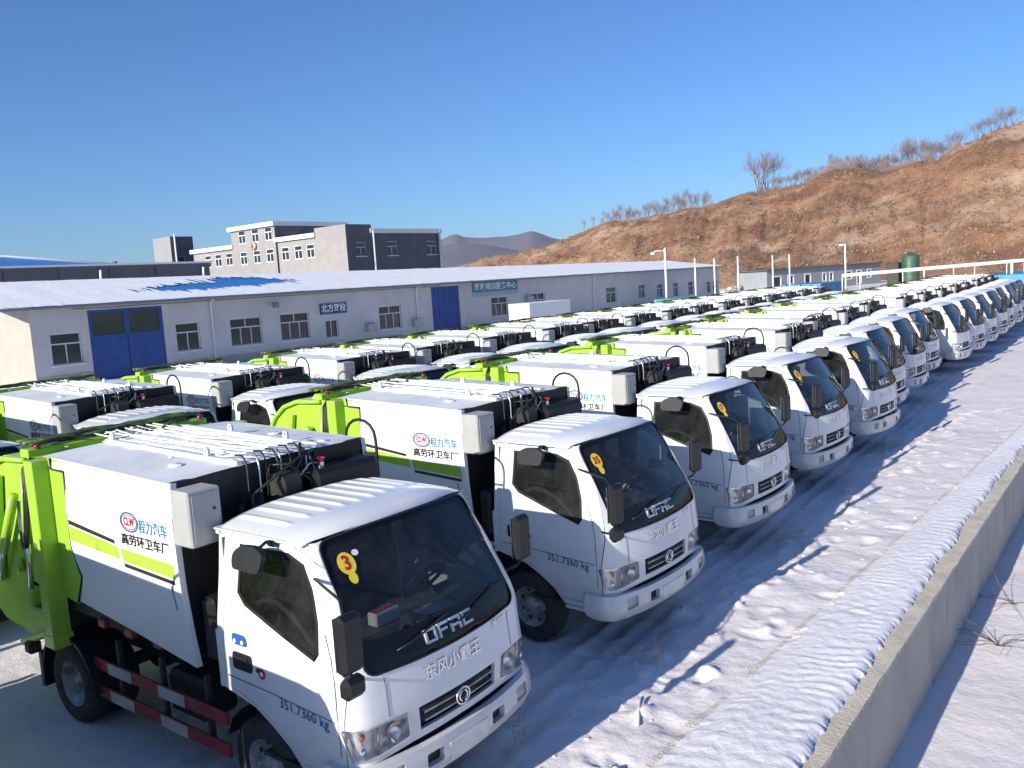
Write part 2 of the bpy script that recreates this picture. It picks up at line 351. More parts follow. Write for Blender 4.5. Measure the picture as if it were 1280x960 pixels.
# ---- retaining wall and the drift on top of it
concrete = mat('weathered_concrete', (.50, .435, .37), .85, noise_s=1.4, col2=(.41, .365, .32), dirt=((.15, .125, .105), 3.5, .55, .7), bump=.5, bump_s=14, detail=8)
nl = concrete.node_tree; mp = nl.nodes.new('ShaderNodeMapping'); mp.inputs['Scale'].default_value = (2.2, 2.2, .22); tcn = [n for n in nl.nodes if n.type == 'TEX_COORD'][0]; nl.links.new(tcn.outputs['Object'], mp.inputs['Vector'])
for n in [n for n in nl.nodes if n.type == 'TEX_NOISE' and abs(n.inputs['Scale'].default_value-3.5) < .01]: nl.links.new(mp.outputs[0], n.inputs['Vector'])
concretetop = mat('pale_concrete_top', (.62, .56, .45), .85, noise_s=4, col2=(.48, .43, .35), bump=.5, bump_s=30, detail=8)
wall = empty('retaining_wall'); tag(wall, 'low concrete retaining wall with a snow covered top beside the parking lot', 'wall')
ys = [-8+i*6.04 for i in range(12)]
for i in range(len(ys)-1):       # cast sections, a joint every three metres
    a, b = ys[i]+.003, ys[i+1]-.003; g = G(); K = 60
    for (side, mt) in ((0, concrete), (1, concretetop)):
        vs = []
        for j in range(K+1):
            y = a+(b-a)*j/K; wx = WALL(y); e = .012*noise.noise((y*3, 0, 0))+.006*noise.noise((y*13, 4, 0)); zt = .045+.008*noise.noise((y*2, 5, 1))
            if side == 0: pr = [(wx, y, -1.1), (wx+.004*noise.noise((y, 2, 2)), y, -.5), (wx+e*.3, y, zt-.02+e*.4), (wx-.012+e, y, zt)]
            else: pr = [(wx-.012+e, y, zt), (wx-.16, y, zt+.004), (wx-.32, y, zt), (wx-.32, y, -.3)]
            vs += pr
        g.add(vs, [(j*4+q, j*4+q+1, (j+1)*4+q+1, (j+1)*4+q) for j in range(K) for q in range(3)], mt, False)
    y = a; wx = WALL(y)
    for y in (a, b): wx = WALL(y); g.add([(wx, y, -1.1), (wx, y, .03), (wx-.32, y, .04), (wx-.32, y, -1.1)], [(0, 1, 2, 3)], concrete)
    obj('wall_section', g, wall)
g = G(); vs = []; NY = 1450; NX = 48; Y0, Y1 = 1.0, 58.0
for j in range(NY+1):
    y = Y0+(Y1-Y0)*(j/NY)**1.6; xl = DRIFT(y); xr = WALL(y)-.125-.05*noise.noise((y*1.1, 0, 8))-.035*noise.noise((y*5, 0, 8))-.035*noise.noise((y*19, 1, 8))
    xr -= .10*max(0, 1-abs(y-14)/10)
    for i in range(NX+1):
        t = i/NX; x = xl+(xr-xl)*t
        hb = .072+.022*noise.noise((y*.35, 3, 3)); h = hb*min(1, t/.3)**.9*(1-.1*t) if t < .90 else hb*.91*max(0, (1-t)/.10)**.6
        env = min(1, t*6)*min(1, (1-t)*9)
        ph = y*2*math.pi/.16+9*noise.noise((x*1.1, y*.8, 0))+4*noise.noise((x*3, y*2.3, 6))+3*t
        h += env*(.0036*math.sin(ph)*max(0, .45+1.3*noise.noise((x*1.6, y*1.6, 4)))+.02*noise.noise((x*1.2, y*.9, 5))+.006*noise.noise((x*9, y*9, 5))+.004*noise.noise((x*24, y*24, 5)))
        z = max(.0, ground_z(x, y) if t < .1 else 0)*(1-t)+h+.008*(t > 0) + (.045 if t > .93 else .045*t*.9)
        if t == 0: z = ground_z(x, y)-.01
        if t == 1: z = .043
        vs.append((x, y, z))
g.add(vs, [(j*(NX+1)+i, j*(NX+1)+i+1, (j+1)*(NX+1)+i+1, (j+1)*(NX+1)+i) for j in range(NY) for i in range(NX)], snow_clean, True)
tag(obj('snow_drift', g), kind='structure', label='wind rippled snow drift lying along the top of the concrete wall')
g = G(); earth = mat('frozen_earth_and_ice', (.68, .64, .58), .8, noise_s=9, col2=(.58, .53, .46), bump=.6, bump_s=40)
K = 700; prev = None
for j in range(K):
    y = 1+40*(j/K)**1.5; y2 = 1+40*((j+1)/K)**1.5; n1 = noise.noise((y*.9, 0, 11))+.5*noise.noise((y*6, 0, 11))
    if n1 < -.12: continue
    a, c = DRIFT(y)-.015+.02*noise.noise((y*2, 3, 3)), DRIFT(y2)-.015+.02*noise.noise((y2*2, 3, 3)); wd = .035+.03*n1
    g.add([(a-wd, y, ground_z(a-wd, y)+.004), (a+wd, y, ground_z(a+wd, y)+.012), (c+wd, y2, ground_z(c+wd, y2)+.012), (c-wd, y2, ground_z(c-wd, y2)+.004)], [(0, 1, 2, 3)], earth, True)
tag(obj('bare_earth_strip', g), kind='stuff', label='thin broken line of bare frozen earth along the foot of the snow drift')
# broken snow slabs and lumps at the feet of the front row, a snow-covered stick
g = G()
def rock(g, x, y, z, r, m, seed, flat=.6):
    vs = []; fs = []; nu, nv = 7, 4; rr = random.Random(seed)
    for j in range(nv+1):
        for i in range(nu):
            a = 2*math.pi*i/nu; b = math.pi*j/nv; k = r*(.75+.5*rr.random()); vs.append((x+k*math.sin(b)*math.cos(a), y+k*math.sin(b)*math.sin(a), z+k*flat*math.cos(b)))
    for j in range(nv):
        for i in range(nu): fs.append((j*nu+i, (j+1)*nu+i, (j+1)*nu+(i+1) % nu, j*nu+(i+1) % nu))
    g.add(vs, fs, m, True)
for i in range(260):
    y = rnd.uniform(2.4, 22)**1.0; x = rnd.gauss(-4.3-.075*(y-4), .22) if rnd.random() < .7 else rnd.uniform(-5, -3.55)
    rock(g, x, y, ground_z(x, y), rnd.uniform(.006, .03), snow_m, i, .45)
tag(obj('snow_clods', g), kind='stuff', label='loose clods of snow scattered in front of the parked trucks')
g = G(); x, y = -3.98, 6.06
g.tube([(-3.86, 5.98, .03), (-3.98, 6.2, .035), (-4.07, 6.42, .03)], .016, snow_clean, 6)
tag(obj('snowy_stick', g), 'short straight stick coated in snow lying between the front truck row and the wall', 'stick')

# ================================================================== TRUCK
XR = -1.55
def xf(z): return lerp(z, [(.4, .0), (.75, .02), (1.0, .03), (1.31, .0), (1.45, -.05), (1.8, -.235), (2.17, -.455), (2.3, -.53)])
def hw(z): return lerp(z, [(.4, .915), (.75, .94), (1.0, .95), (1.33, .94), (1.5, .92), (2.17, .815), (2.3, .79)])
def cw(z): return lerp(z, [(.4, .15), (1.2, .15), (1.45, .12), (2.17, .055), (2.3, .05)])
BOW = .075
def plan(u, z):
    s = 1 if u >= 0 else -1; a = abs(u); yf = hw(z)-cw(z); X = xf(z); xs = X-BOW; xc = xs-cw(z)*1.05
    if a <= .8: k = a/.8; return X-BOW*k*k, s*yf*k
    if a <= 1.0:
        t = (a-.8)/.2; x = xs*(1-t)**2+2*t*(1-t)*(xs-.025)+xc*t*t; y = yf*(1-t)**2+2*t*(1-t)*(hw(z)-.012)+hw(z)*t*t; return x, s*y
    t = (a-1)/1.33; return xc+(XR-xc)*t, s*hw(z)
def shell(u, z, off=0):
    x, y = plan(u, z)
    if off == 0: return (x, y, z)
    e = .01; a = plan(u-e, z); b = plan(u+e, z); c = plan(u, z+e); d = plan(u, z-e)
    tu = Vector((b[0]-a[0], b[1]-a[1], 0)); tz = Vector((c[0]-d[0], c[1]-d[1], 2*e)); n = tu.cross(tz).normalized()
    return (x+n.x*off, y+n.y*off, z+n.z*off)
def su(x, z, s=-1):     # u of a point of the side at a real x
    xc = xf(z)-BOW-cw(z)*1.05; return s*(1+(xc-x)/(xc-XR)*1.33) if x <= xc else s*(.8+.2*max(0, min(1, ((xf(z)-BOW)-x)/(cw(z)*1.05))))
def fu(y, z): yf = hw(z)-cw(z); return y/yf*.8
def side(poly, s=-1): return [(su(x, z, s), z) for x, z in poly]
def frontp(poly): return [(fu(y, z), z) for y, z in poly]

DOOR = [(-.20, .60), (-.185, 1.0), (-.19, 1.48), (-.29, 1.76), (-.43, 2.0), (-.56, 2.10), (-.72, 2.135), (-1.38, 2.135), (-1.45, 2.08), (-1.47, 1.5), (-1.47, 1.08), (-1.42, 1.0), (-1.14, .93), (-.96, .84), (-.80, .73), (-.68, .60)]
WIN = [(-1.30, 2.075), (-.74, 2.085), (-.57, 2.03), (-.47, 1.88), (-.40, 1.66), (-.385, 1.46), (-.43, 1.40), (-.60, 1.45), (-1.22, 1.64), (-1.31, 1.72)]
def shrink(poly, d):
    n = len(poly); A = sum(poly[i][0]*poly[(i+1) % n][1]-poly[(i+1) % n][0]*poly[i][1] for i in range(n)); sg = 1 if A > 0 else -1; o = []
    for i in range(n):
        p = Vector(poly[i]); a = (p-Vector(poly[i-1])).normalized(); b = (Vector(poly[(i+1) % n])-p).normalized(); na = Vector((-a.y, a.x))*sg; nb = Vector((-b.y, b.x))*sg
        m = (na+nb); m = m.normalized()/max(.5, m.normalized().dot(na)); o.append(tuple(p+m*d))
    return o
SCREEN = [(-.80, 1.315), (-.40, 1.295), (0, 1.29), (.40, 1.295), (.80, 1.315), (.755, 2.165), (.4, 2.185), (0, 2.19), (-.4, 2.185), (-.755, 2.165)]
SCREEN_R = rounded(SCREEN, .09, 4)
HL = [(.50, .80), (.52, .985), (.78, .99), None]
def hl_poly(s):   # in (u, z)
    p = [(s*.50, .785), (s*.515, .975), (s*.76, .985), (su(-.205, .98, s), .985), (su(-.165, .75, s), .745), (s*.76, .755)]
    return rounded(p, .02, 2)
GRILLE = frontp([(-.41, .795), (-.42, .965), (.42, .965), (.41, .795)])

def make_truck(detail):
    T = empty('refuse_truck')
    kids = []
    def part(name, g, parent=None, skip=None):
        o = obj(name, g, parent or T)
        if skip: o['skip'] = skip
        return o
    # --- cab shell
    g = G(); W = M['white']
    outl = [(-2.33, .98), (su(-1.14, .9), .90), (su(-.95, .8), .80), (su(-.79, .7), .69), (su(-.66, .56), .545), (su(-.19, .53), .53), (su(-.155, .76), .745), (-.76, .755), (-.5, .775), (0, .78),
            (.5, .775), (.76, .755), (-su(-.155, .76), .745), (-su(-.19, .53), .53), (-su(-.66, .56), .545), (-su(-.79, .7), .69), (-su(-.95, .8), .80), (-su(-1.14, .9), .90), (2.33, .98), (2.33, 2.165), (1.0, 2.165), (.8, 2.165), (.4, 2.2), (0, 2.21), (-.4, 2.2), (-.8, 2.165), (-1.0, 2.165), (-2.33, 2.165)]
    holes = [frontp(SCREEN_R), side(shrink(DOOR, -.006), -1), side(shrink(DOOR, -.006), 1), hl_poly(-1), hl_poly(1), GRILLE]
    # the headlight polygons reach the lower edge: keep the outline a little below them
    outl = [(a, b-.035 if .7 < b < .79 and abs(a) < 1.1 else b) for a, b in outl]
    g.patch(outl, shell, W, holes, .075, rim=.03, hole_rim=.03)
    # rear wall with a small window, and floor
    g.box(XR-.03, XR, -.93, .93, .95, 1.40, W); g.box(XR-.028, XR, -.90, .90, 1.40, 2.16, W, fn=lambda v: (v[0], v[1]*(1 if v[2] < 1.5 else .9), v[2]))
    g.box(-1.5, -.2, -.88, .88, .92, .98, M['dark'])
    cab = part('cab', g)
    # body creases either side of the bonnet
    g = G()
    for s in (-1, 1):
        g.tube([shell(s*.67, z, .0005) for z in (1.28, 1.2, 1.1, 1.0)], .0035, M['darkgrey'], 4)
        part('panel_seam', g, cab, skip='far'); g = G()
        g.tube([shell(s*(1.012), z, .001) for z in (.78, .9, 1.1, 1.3, 1.45, 1.6)], .0035, M['darkgrey'], 4)
        part('panel_seam', g, cab, skip='far'); g = G()
    # --- roof
    g = G(); nx, ny = 44, 72
    def roof(i, j):
        v = -1+2*j; y = v*.845; a = abs(v)
        front = xf(2.2)-BOW*min(1, (abs(y)/.76))**2-.005; rear = XR-.03
        x = rear+(front-rear)*i
        z = 2.165+.105*(1-a**3.2)*(1-.06*(1-i))
        z -= .045*max(0, (i-.80)/.20)**2*(1-a*.4)+.02*max(0, (.06-i)/.06)
        if i > 1-1e-6: z = 2.205-.035*min(1, a)**2
        rib = sum(math.exp(-((y-c)/.022)**2) for c in [-.66+.147*k for k in range(10)])
        e = max(0, min(1, (i-.05)/.08))*max(0, min(1, (.74-.10*a-i)/.07)); z += .016*rib*e
        return (x, y, z)
    g.sheet(nx, ny*2, roof, W)
    for s in (-1, 1):       # drip rails
        g.tube([(XR-.03, s*.845, 2.16), (-1.0, s*.845, 2.163), (-.75, s*.84, 2.16), (-.6, s*.825, 2.14)], .012, W, 6)
    g.box(XR-.032, XR+.01, -.84, .84, 2.12, 2.17, W)
    part('roof_panel', g)
    # --- doors
    for s in (-1, 1):
        fm = shell; g = G(); g.patch(side(DOOR, s), fm, W, [side(WIN, s)], .07, rim=.02, hole_rim=.025)
        d = part('door', g)
        g = G(); ring = side(WIN, s); rin = side(shrink(WIN, .028), s)
        g.patch(ring, lambda a, b, o=0: shell(a, b, .004+o), M['black'], [rin], .08, rim=.012)
        g.patch(side(shrink(WIN, -.035), s), lambda a, b, o=0: shell(a, b, -.022+o), M['black'], [rin], .08)
        part('window_frame', g, d)
        g = G(); g.patch(rin, lambda a, b, o=0: shell(a, b, -.006+o), M['glass'], (), .15); part('side_window', g, d)
        g = G(); g.patch(side(rounded([(-1.36, 1.285), (-1.13, 1.285), (-1.13, 1.155), (-1.36, 1.155)], .03, 3), s), lambda a, b, o=0: shell(a, b, .008+o), M['black'], (), .1, rim=.012)
        g.box(-1.33, -1.17, s*(hw(1.2)+.004), s*(hw(1.2)+.022), 1.235, 1.262, M['black'], .006); g.lathe([(0, 0), (.016, 0), (.016, .01)][::-1] if s > 0 else [(0, -.01), (.016, -.01), (.016, .0)], (-1.06, s*(hw(1.2)+.003), 1.2), M['black'], 10)
        part('door_handle', g, d)
        if detail:
            g = G(); g.tube([(-1.22, s*.80, 1.62), (-1.1, s*.80, 1.675), (-.95, s*.80, 1.675), (-.78, s*.80, 1.60), (-.62, s*.81, 1.48), (-.52, s*.82, 1.38)], .022, M['grey'], 8); part('grab_handle', g, d, skip='far')
            g = G(); g.tube([shell(su(-.25, 1.02, s), 1.02, .002), shell(su(-.9, 1.06, s), 1.06, .002), shell(su(-1.44, 1.08, s), 1.08, .002)], .005, M['grey'], 4); part('crease_line', g, d, skip='far')
        if s < 0:
            g = G()
            def dm(tx, ty, tz): x = -.575+tx; z = 1.0+ty-tx*.06; return shell(su(x, z), z, .0035+tz)
            add_text(g, '351.7360 kg', .105, dm, M['blueink'], 0, .001, .52)
            part('lettering', g, d, skip='far')
        g = G(); g.box(-1.14, -.66, s*.80, s*.925, .52, .55, M['dark'], .01); g.box(-.66, -.17, s*.72, s*.93, .49, .53, M['white'], .012)
        if s < 0 or detail: part('door_step', g)
    # --- windscreen
    g = G(); inner = frontp(rounded([(-.745, 1.52), (0, 1.49), (.745, 1.52), (.715, 2.125), (.35, 2.15), (-.35, 2.15), (-.715, 2.125)], .06, 4))
    g.patch(frontp(SCREEN_R), lambda a, b, o=0: shell(a, b, -.006+o), M['gloss'], [inner], .08, hole_rim=.006)
    fp = part('front_panel', g)
    g = G(); g.patch(inner, lambda a, b, o=0: shell(a, b, -.008+o), M['wglass'], (), .08); ws = part('windscreen', g)
    # rubber seal
    g = G(); g.tube([shell(fu(y, z), z, .001) for y, z in SCREEN_R], .009, M['black'], 5, closed=True); part('seal', g, ws)
    # stylised DFAC letters on the black panel
    g = G()
    def bars(seq, y0):
        for (a, b, c, d) in seq: g.patch([(fu(y0+p, 1.355+q), 1.355+q) for p, q in ((a, b), (c, b), (c, d), (a, d))], lambda u, z, o=0: shell(u, z, .012+o), M['silver'], (), .2, rim=.02)
    t = .017; h = .095; W1 = .105
    bars([(0, h-t, W1, h), (W1-t, 0, W1, h-t), (0, 0, W1-t, t), (0, t, t, h*.80)], -.26)
    bars([(0, h-t, W1, h), (0, 0, t, h-t), (t, h*.5-t/2, W1*.85, h*.5+t/2)], -.13)
    bars([(0, h-t, W1, h), (W1-t, 0, W1, h-t), (0, 0, t, h*.6), (t, h*.42-t/2, W1-t, h*.42+t/2)], 0.0)
    bars([(0, h-t, W1, h), (0, t, t, h-t), (0, 0, W1, t)], .13)
    part('lettering', g, fp, skip='far')
    g = G()
    def fm2(y0, z0, off=.004, tilt=0):
        return lambda tx, ty, tz: shell(fu(y0+tx, z0+ty), z0+ty, off+tz)
    add_text(g, '东风小霸王', .115, fm2(-.04, 1.165), M['chrome'], .004, .0015, .60); part('chrome_lettering', g, cab, skip='far'); g = G(); add_text(g, '锐 TTT', .05, fm2(.53, 1.245), M['chrome'], .003, .001, .17)
    part('chrome_lettering', g, cab, skip='far')
    # wipers
    for (a, b) in (((-.52, 1.40), (.06, 1.50)), ((.08, 1.40), (.66, 1.50))):
        g = G(); g.tube([shell(fu(a[0]+(b[0]-a[0])*k/5, a[1]+(b[1]-a[1])*k/5), a[1]+(b[1]-a[1])*k/5, .03 if k else .005) for k in range(6)], .008, M['black'], 5)
        g.tube([shell(fu(b[0]-.35+k*.1, b[1]+.015), b[1]+.015-.004*k, .012) for k in range(5)], .006, M['black'], 4)
        part('wiper', g, skip='far')
    # --- grille
    g = G(); g.patch(GRILLE, lambda a, b, o=0: shell(a, b, -.05+o), M['black'], (), .15)
    gr = part('grille', g)
    for z in (.842, .902):
        g = G(); hwid = .375
        for k in range(10):
            y0 = -hwid+2*hwid*k/10; y1 = -hwid+2*hwid*(k+1)/10
            vs = []
            for (y, zz, o) in ((y0, z, .002), (y1, z, .002), (y1, z+.016, .006), (y0, z+.016, .006), (y0, z, -.03), (y1, z, -.03), (y1, z+.016, -.03), (y0, z+.016, -.03)): vs.append(shell(fu(y, zz), zz, o))
            g.add(vs, [(0, 1, 2, 3), (3, 2, 6, 7), (0, 4, 5, 1)], M['rim'])
        part('slat', g, gr)
    g = G(); zc = .885
    g.tube([shell(fu(.07*math.cos(a), zc), zc+.062*math.sin(a), .02) for a in [2*math.pi*k/20 for k in range(20)]], .008, M['chrome'], 5, closed=True)
    for s in (-1, 1):
        g.tube([shell(fu(s*(.015+.028*math.sin(k/6*math.pi))+.0, zc), zc+s*(-.045+.085*k/6), .022) for k in range(7)], .008, M['chrome'], 5)
    part('emblem', g, gr, skip='far')
    # --- headlights
    for s in (-1, 1):
        hp = hl_poly(s); g = G(); g.patch(hp, lambda a, b, o=0: shell(a, b, -.05+o), M['reflector'], (), .05)
        g.patch(hp, lambda a, b, o=0: shell(a, b, .002+o), M['chrome'], [[(s*(.52 if i in () else 0)+p[0]*1, p[1]) for i, p in enumerate(shrink(hp, .014))]], .08, rim=.05)
        uu = s*.77
        g.tube([shell(uu, .77, -.01), shell(uu, .97, -.01)], .012, M['chrome'], 6)
        c = shell(s*.64, .875, -.035); g.lathe([(.07, .03), (.055, .01), (.03, -.01), (0, -.015)], c, M['chrome'], 16, 'x')
        c = shell(s*.88, .92, -.03); g.lathe([(.028, .02), (.02, .025), (0, .03)], c, M['amber'], 10, 'x'); c = shell(s*.88, .82, -.03); g.lathe([(.026, .02), (.02, .03), (0, .035)], c, M['chrome'], 10, 'x')
        h = part('headlight', g); g = G(); g.patch(hp, lambda a, b, o=0: shell(a, b, .006+o), M['lens'], (), .12); part('lens', g, h, skip='far')
    # dark gap above the bumper
    g = G()
    def bmap(u, z, off=0):
        p = shell(u, .75, off+.045+.025*math.sin(max(0, min(1, (z-.44)/.30))*math.pi)-(.03 if z < .47 else 0)); return (p[0], p[1], z)
    g.patch([(-1.06, .62), (-1.06, .80), (1.06, .80), (1.06, .62)], lambda a, b, o=0: shell(a, b, -.05+o), M['dark'], (), .15)
    part('gap_panel', g, cab, skip='far')
    # --- bumper
    g = G(); slot = [rounded([(s*.27, .535), (s*.43, .535), (s*.43, .635), (s*.27, .635)], .02, 2) for s in (-1, 1)]; fog = [rounded([(s*.62, .55), (s*.79, .55), (s*.79, .66), (s*.62, .66)], .02, 2) for s in (-1, 1)]
    bo = [(-1.13, .47), (-1.0, .455), (-.5, .44), (0, .44), (.5, .44), (1.0, .455), (1.13, .47), (1.15, .60), (1.13, .72), (.8, .715), (.45, .70), (-.45, .70), (-.8, .715), (-1.13, .72), (-1.15, .60)]
    g.patch(bo, bmap, M['white'], slot+fog, .06, rim=.06, hole_rim=.05)
    for s in slot: g.patch(s, lambda a, b, o=0: bmap(a, b, -.05+o), M['black'], (), .1)
    bm = part('bumper', g)
    for f in fog:
        g = G(); g.patch(f, lambda a, b, o=0: bmap(a, b, -.03+o), M['reflector'], (), .1); g.patch(f, lambda a, b, o=0: bmap(a, b, -.01+o), M['lens'], (), .1); part('fog_lamp', g, bm)
    g = G(); g.patch([(-.21, .50), (.21, .50), (.21, .63), (-.21, .63)], lambda a, b, o=0: bmap(a, b, .006+o), M['white'], (), .2, rim=.008); part('plate_holder', g, bm, skip='far')
    # --- mirrors
    for s in (-1, 1):
        g = G(); xm, ym = (.13, s*1.10) if s < 0 else (-.24, 1.15)
        g.tube([shell(s*.93, 1.36, 0), (xm-.06, s*1.0, 1.38), (xm, ym-s*.05, 1.44), (xm, ym, 1.52), (xm-.02, ym, 1.86), (xm-.16, ym-s*.10, 1.93), shell(s*.97, 1.95, 0)] if s < 0 else [shell(1.0, 1.48, 0), (xm-.0, ym-.08, 1.49), (xm, ym, 1.52), (xm, ym, 1.9)], .011, M['black'], 6)
        m_ = part('mirror_arm', g)
        g = G(); g.box(xm-.03, xm+.055, ym-.095, ym+.095, 1.53, 1.91, M['black'], .03)
        g.box(xm-.036, xm-.028, ym-.08, ym+.08, 1.55, 1.89, M['chrome']); part('wing_mirror', g, m_)
        if s < 0:
            g = G(); g.box(xm-.05, xm+.05, ym-.08, ym+.10, 1.36, 1.50, M['black'], .035); part('blind_spot_mirror', g, m_)
            g = G(); c = Vector((-.86, -1.03, 2.09))
            g.tube([(-.88, -.83, 2.15), (-.86, -.92, 2.17), (-.87, -1.0, 2.13)], .012, M['black'], 6); g.box(-.92, -.84, -.875, -.815, 2.12, 2.165, M['black'], .01)
            pr = rounded([(-1.06, 2.0), (-.76, 2.0), (-.74, 2.13), (-.84, 2.17), (-1.0, 2.16), (-1.08, 2.1)], .04, 3)
            g.patch(pr, lambda a, b, o=0: (a, -1.08-o+.28*(b-2.0)**1, b), M['black'], (), .08, rim=.04)
            g.patch(pr, lambda a, b, o=0: (a, -1.04-o+.28*(b-2.0)**1, b), M['black'], (), .08)
            part('kerb_mirror', g)
    # --- interior
    g = G(); g.box(-.62, -.22, -.80, .80, 1.18, 1.42, M['darkgrey'], .05, fn=lambda v: (v[0]-.12*(v[2] > 1.3)*(v[0] < -.4), v[1], v[2]))
    g.box(-.50, -.12, -.76, .76, 1.30, 1.36, M['darkgrey'], .02); g.box(-.72, -.55, -.35, .25, 1.15, 1.40, M['black'], .03)
    part('dashboard', g)
    for (a, b) in ((-.70, -.02), (.12, .70)):
        g = G(); g.box(-1.35, -.85, a, b, 1.0, 1.22, M['seat'], .05); g.box(-1.47, -1.32, a, b, 1.15, 1.78, M['seat'], .05, fn=lambda v: (v[0]-.05*(v[2]-1.15), v[1], v[2]))
        g.box(-1.50, -1.40, (a+b)/2-.14, (a+b)/2+.14, 1.80, 1.98, M['seat'], .04); part('seat', g)
    g = G(); c = Vector((-.66, .40, 1.52)); ax = Vector((1, 0, -.9)).normalized(); e1 = Vector((0, 1, 0)); e2 = ax.cross(e1)
    g.tube([c+(e1*math.cos(a)+e2*math.sin(a))*.2 for a in [2*math.pi*k/20 for k in range(20)]], .016, M['black'], 6, closed=True)
    for k in range(3): a = 2*math.pi*k/3+.5; g.tube([c, c+(e1*math.cos(a)+e2*math.sin(a))*.2], .013, M['black'], 5)
    g.tube([c, c+ax*.3], .03, M['black'], 6); part('steering_wheel', g)
    g = G(); g.box(-1.50, -1.49, -.85, .85, 1.0, 2.1, M['darkgrey']); g.patch([(-1.48, -.74), (-.62, -.70), (-.62, .70), (-1.48, .74)], lambda a, b, o=0: (a, b, 2.13-o), M['grey'], (), .3); part('cab_lining', g)
    if detail:
        g = G(); g.box(-.52, -.42, -.36, -.12, 1.43, 1.53, M['paper'], .01)
        for k in range(5): g.box(-.50, -.44, -.345+k*.045, -.325+k*.045, 1.53, 1.54, M['redink'])
        part('radio_box', g, skip='far')
        g = G(); g.box(-.45, -.28, .02, .32, 1.425, 1.43, M['paper'], fn=lambda v: (v[0]+.2*v[1], v[1], v[2])); part('papers', g, skip='far')
    # --- wheels
    def wheel(x, y, s, dual=False):
        r = .385; g = G()
        prof = [(.22, -.10), (.26, -.115), (.34, -.115), (.378, -.09), (r, -.06), (r, .06), (.378, .09), (.34, .115), (.26, .115), (.22, .10)]
        for dy in ((0, -s*.26) if dual else (0,)):
            g.lathe(prof, (x, y+dy, r), M['rubber'], 32)
            for k in range(32):
                a = 2*math.pi*k/32
                for o in (-.045, .045): p = Vector((x+(r-.002)*math.cos(a), y+dy+o, r+(r-.002)*math.sin(a))); t_ = Vector((-math.sin(a), 0, math.cos(a))); g.tube([p-t_*.02, p+t_*.02], .012, M['rubber'], 4, smooth=False)
        wh = part('wheel', g); g = G(); q = s*.0 if not dual else 0
        d = 1 if not dual else -1
        g.lathe([(.222, s*.10), (.205, s*.085), (.19, s*.02*d), (.13, s*.0+s*.03*d), (.10, s*.07*d if not dual else -s*.02), (.075, s*(.11 if not dual else .05)), (.0, s*(.12 if not dual else .07))], (x, y, r), M['rim'], 24)
        for k in range(6):
            a = 2*math.pi*k/6; p = Vector((x+.105*math.cos(a), y, r+.105*math.sin(a))); g.tube([p+Vector((0, s*.0, 0)), p+Vector((0, s*(.10 if not dual else .04), 0))], .013, M['rim'], 6)
        for k in range(8):
            a = 2*math.pi*(k+.5)/8; p = (x+.165*math.cos(a), y+s*(.028*d), r+.165*math.sin(a)); g.lathe([(.022, s*.004), (0, s*.004)], p, M['dark'], 8)
        part('rim', g, wh); return wh
    for s in (-1, 1): wheel(-1.17, s*.78, s); wheel(-4.0, s*.86, s, True)
    g = G()
    for s in (-1, 1):
        g.box(-5.3, -.35, s*.30, s*.38, .55, .74, M['dark'])
        pts = [(-4.0+.50*math.cos(a), .40+.50*math.sin(a)) for a in [math.pi*k/12 for k in range(13)]]
        for k in range(12):
            a, b = pts[k], pts[k+1]; g.add([(a[0], s*.66, a[1]), (b[0], s*.66, b[1]), (b[0], s*1.0, b[1]), (a[0], s*1.0, a[1]), (a[0], s*1.0, a[1]-.04), (b[0], s*1.0, b[1]-.04)], [(0, 1, 2, 3), (3, 2, 5, 4)], M['black'], False)
        for k in range(7):   # front wheel housing
            a0, a1 = math.pi*(k+.3)/8, math.pi*(k+1.3)/8; g.add([(-1.17+.46*math.cos(a0), s*.5, .40+.46*math.sin(a0)), (-1.17+.46*math.cos(a1), s*.5, .40+.46*math.sin(a1)), (-1.17+.46*math.cos(a1), s*.9, .40+.46*math.sin(a1)), (-1.17+.46*math.cos(a0), s*.9, .40+.46*math.sin(a0))], [(0, 1, 2, 3)], M['black'])
        g.box(-4.56, -4.50, s*.70, s*1.0, .25, .60, M['black'])
    for x in (-1.17, -4.0): g.tube([(x, -.7, .385), (x, .7, .385)], .07, M['dark'], 8)
    g.lathe([(.16, -.14), (.19, -.08), (.19, .08), (.16, .14)], (-4.0, 0, .385), M['dark'], 12); g.box(-.95, -.2, -.35, .35, .35, .9, M['dark'], .05); g.box(-2.3, -1.7, -.3, .3, .35, .62, M['dark'], .04)
    g.box(-2.9, -2.2, .5, .9, .4, .85, M['black'], .04); g.box(-2.6, -2.1, -.8, -.45, .42, .8, M['dark'], .04)
    part('chassis', g)
    # --- side guards
    for s in (-1, 1):
        g = G()
        for zz in (.62, .36): g.box(-3.6, -1.56, s*.90, s*.93, zz, zz+.11, M['redtape'], .008)
        for x in (-3.2, -2.5, -1.85): g.box(x-.02, x+.02, s*.86, s*.90, .34, .95, M['dark'])
        gu = part('side_guard', g)
        for zz in (.62, .36):
            for (a, b) in ((-3.34, -2.95), (-2.52, -2.13)):
                g = G(); g.box(a, b, s*.931, s*.935, zz+.004, zz+.106, M['whitetape']); part('reflective_strip', g, gu, skip='far')
    # --- refuse body
    g = G(); BW = M['bodywhite']
    def by(z): return lerp(z, [(1.0, .955), (1.3, .985), (1.7, 1.01), (2.24, 1.015), (2.27, .995), (2.30, 1.0), (2.47, 1.0), (2.56, .975)])
    BODY = [(-1.84, 1.04), (-1.86, 1.6), (-1.88, 2.50), (-3.82, 2.555), (-3.80, 2.465), (-3.55, 2.455), (-3.575, 2.1), (-3.57, 1.8), (-3.53, 1.68), (-3.45, 1.52), (-3.60, 1.27), (-2.7, 1.16)]
    def bodymap(s): return lambda x, z, o=0: (x, s*(by(z)+o), z)
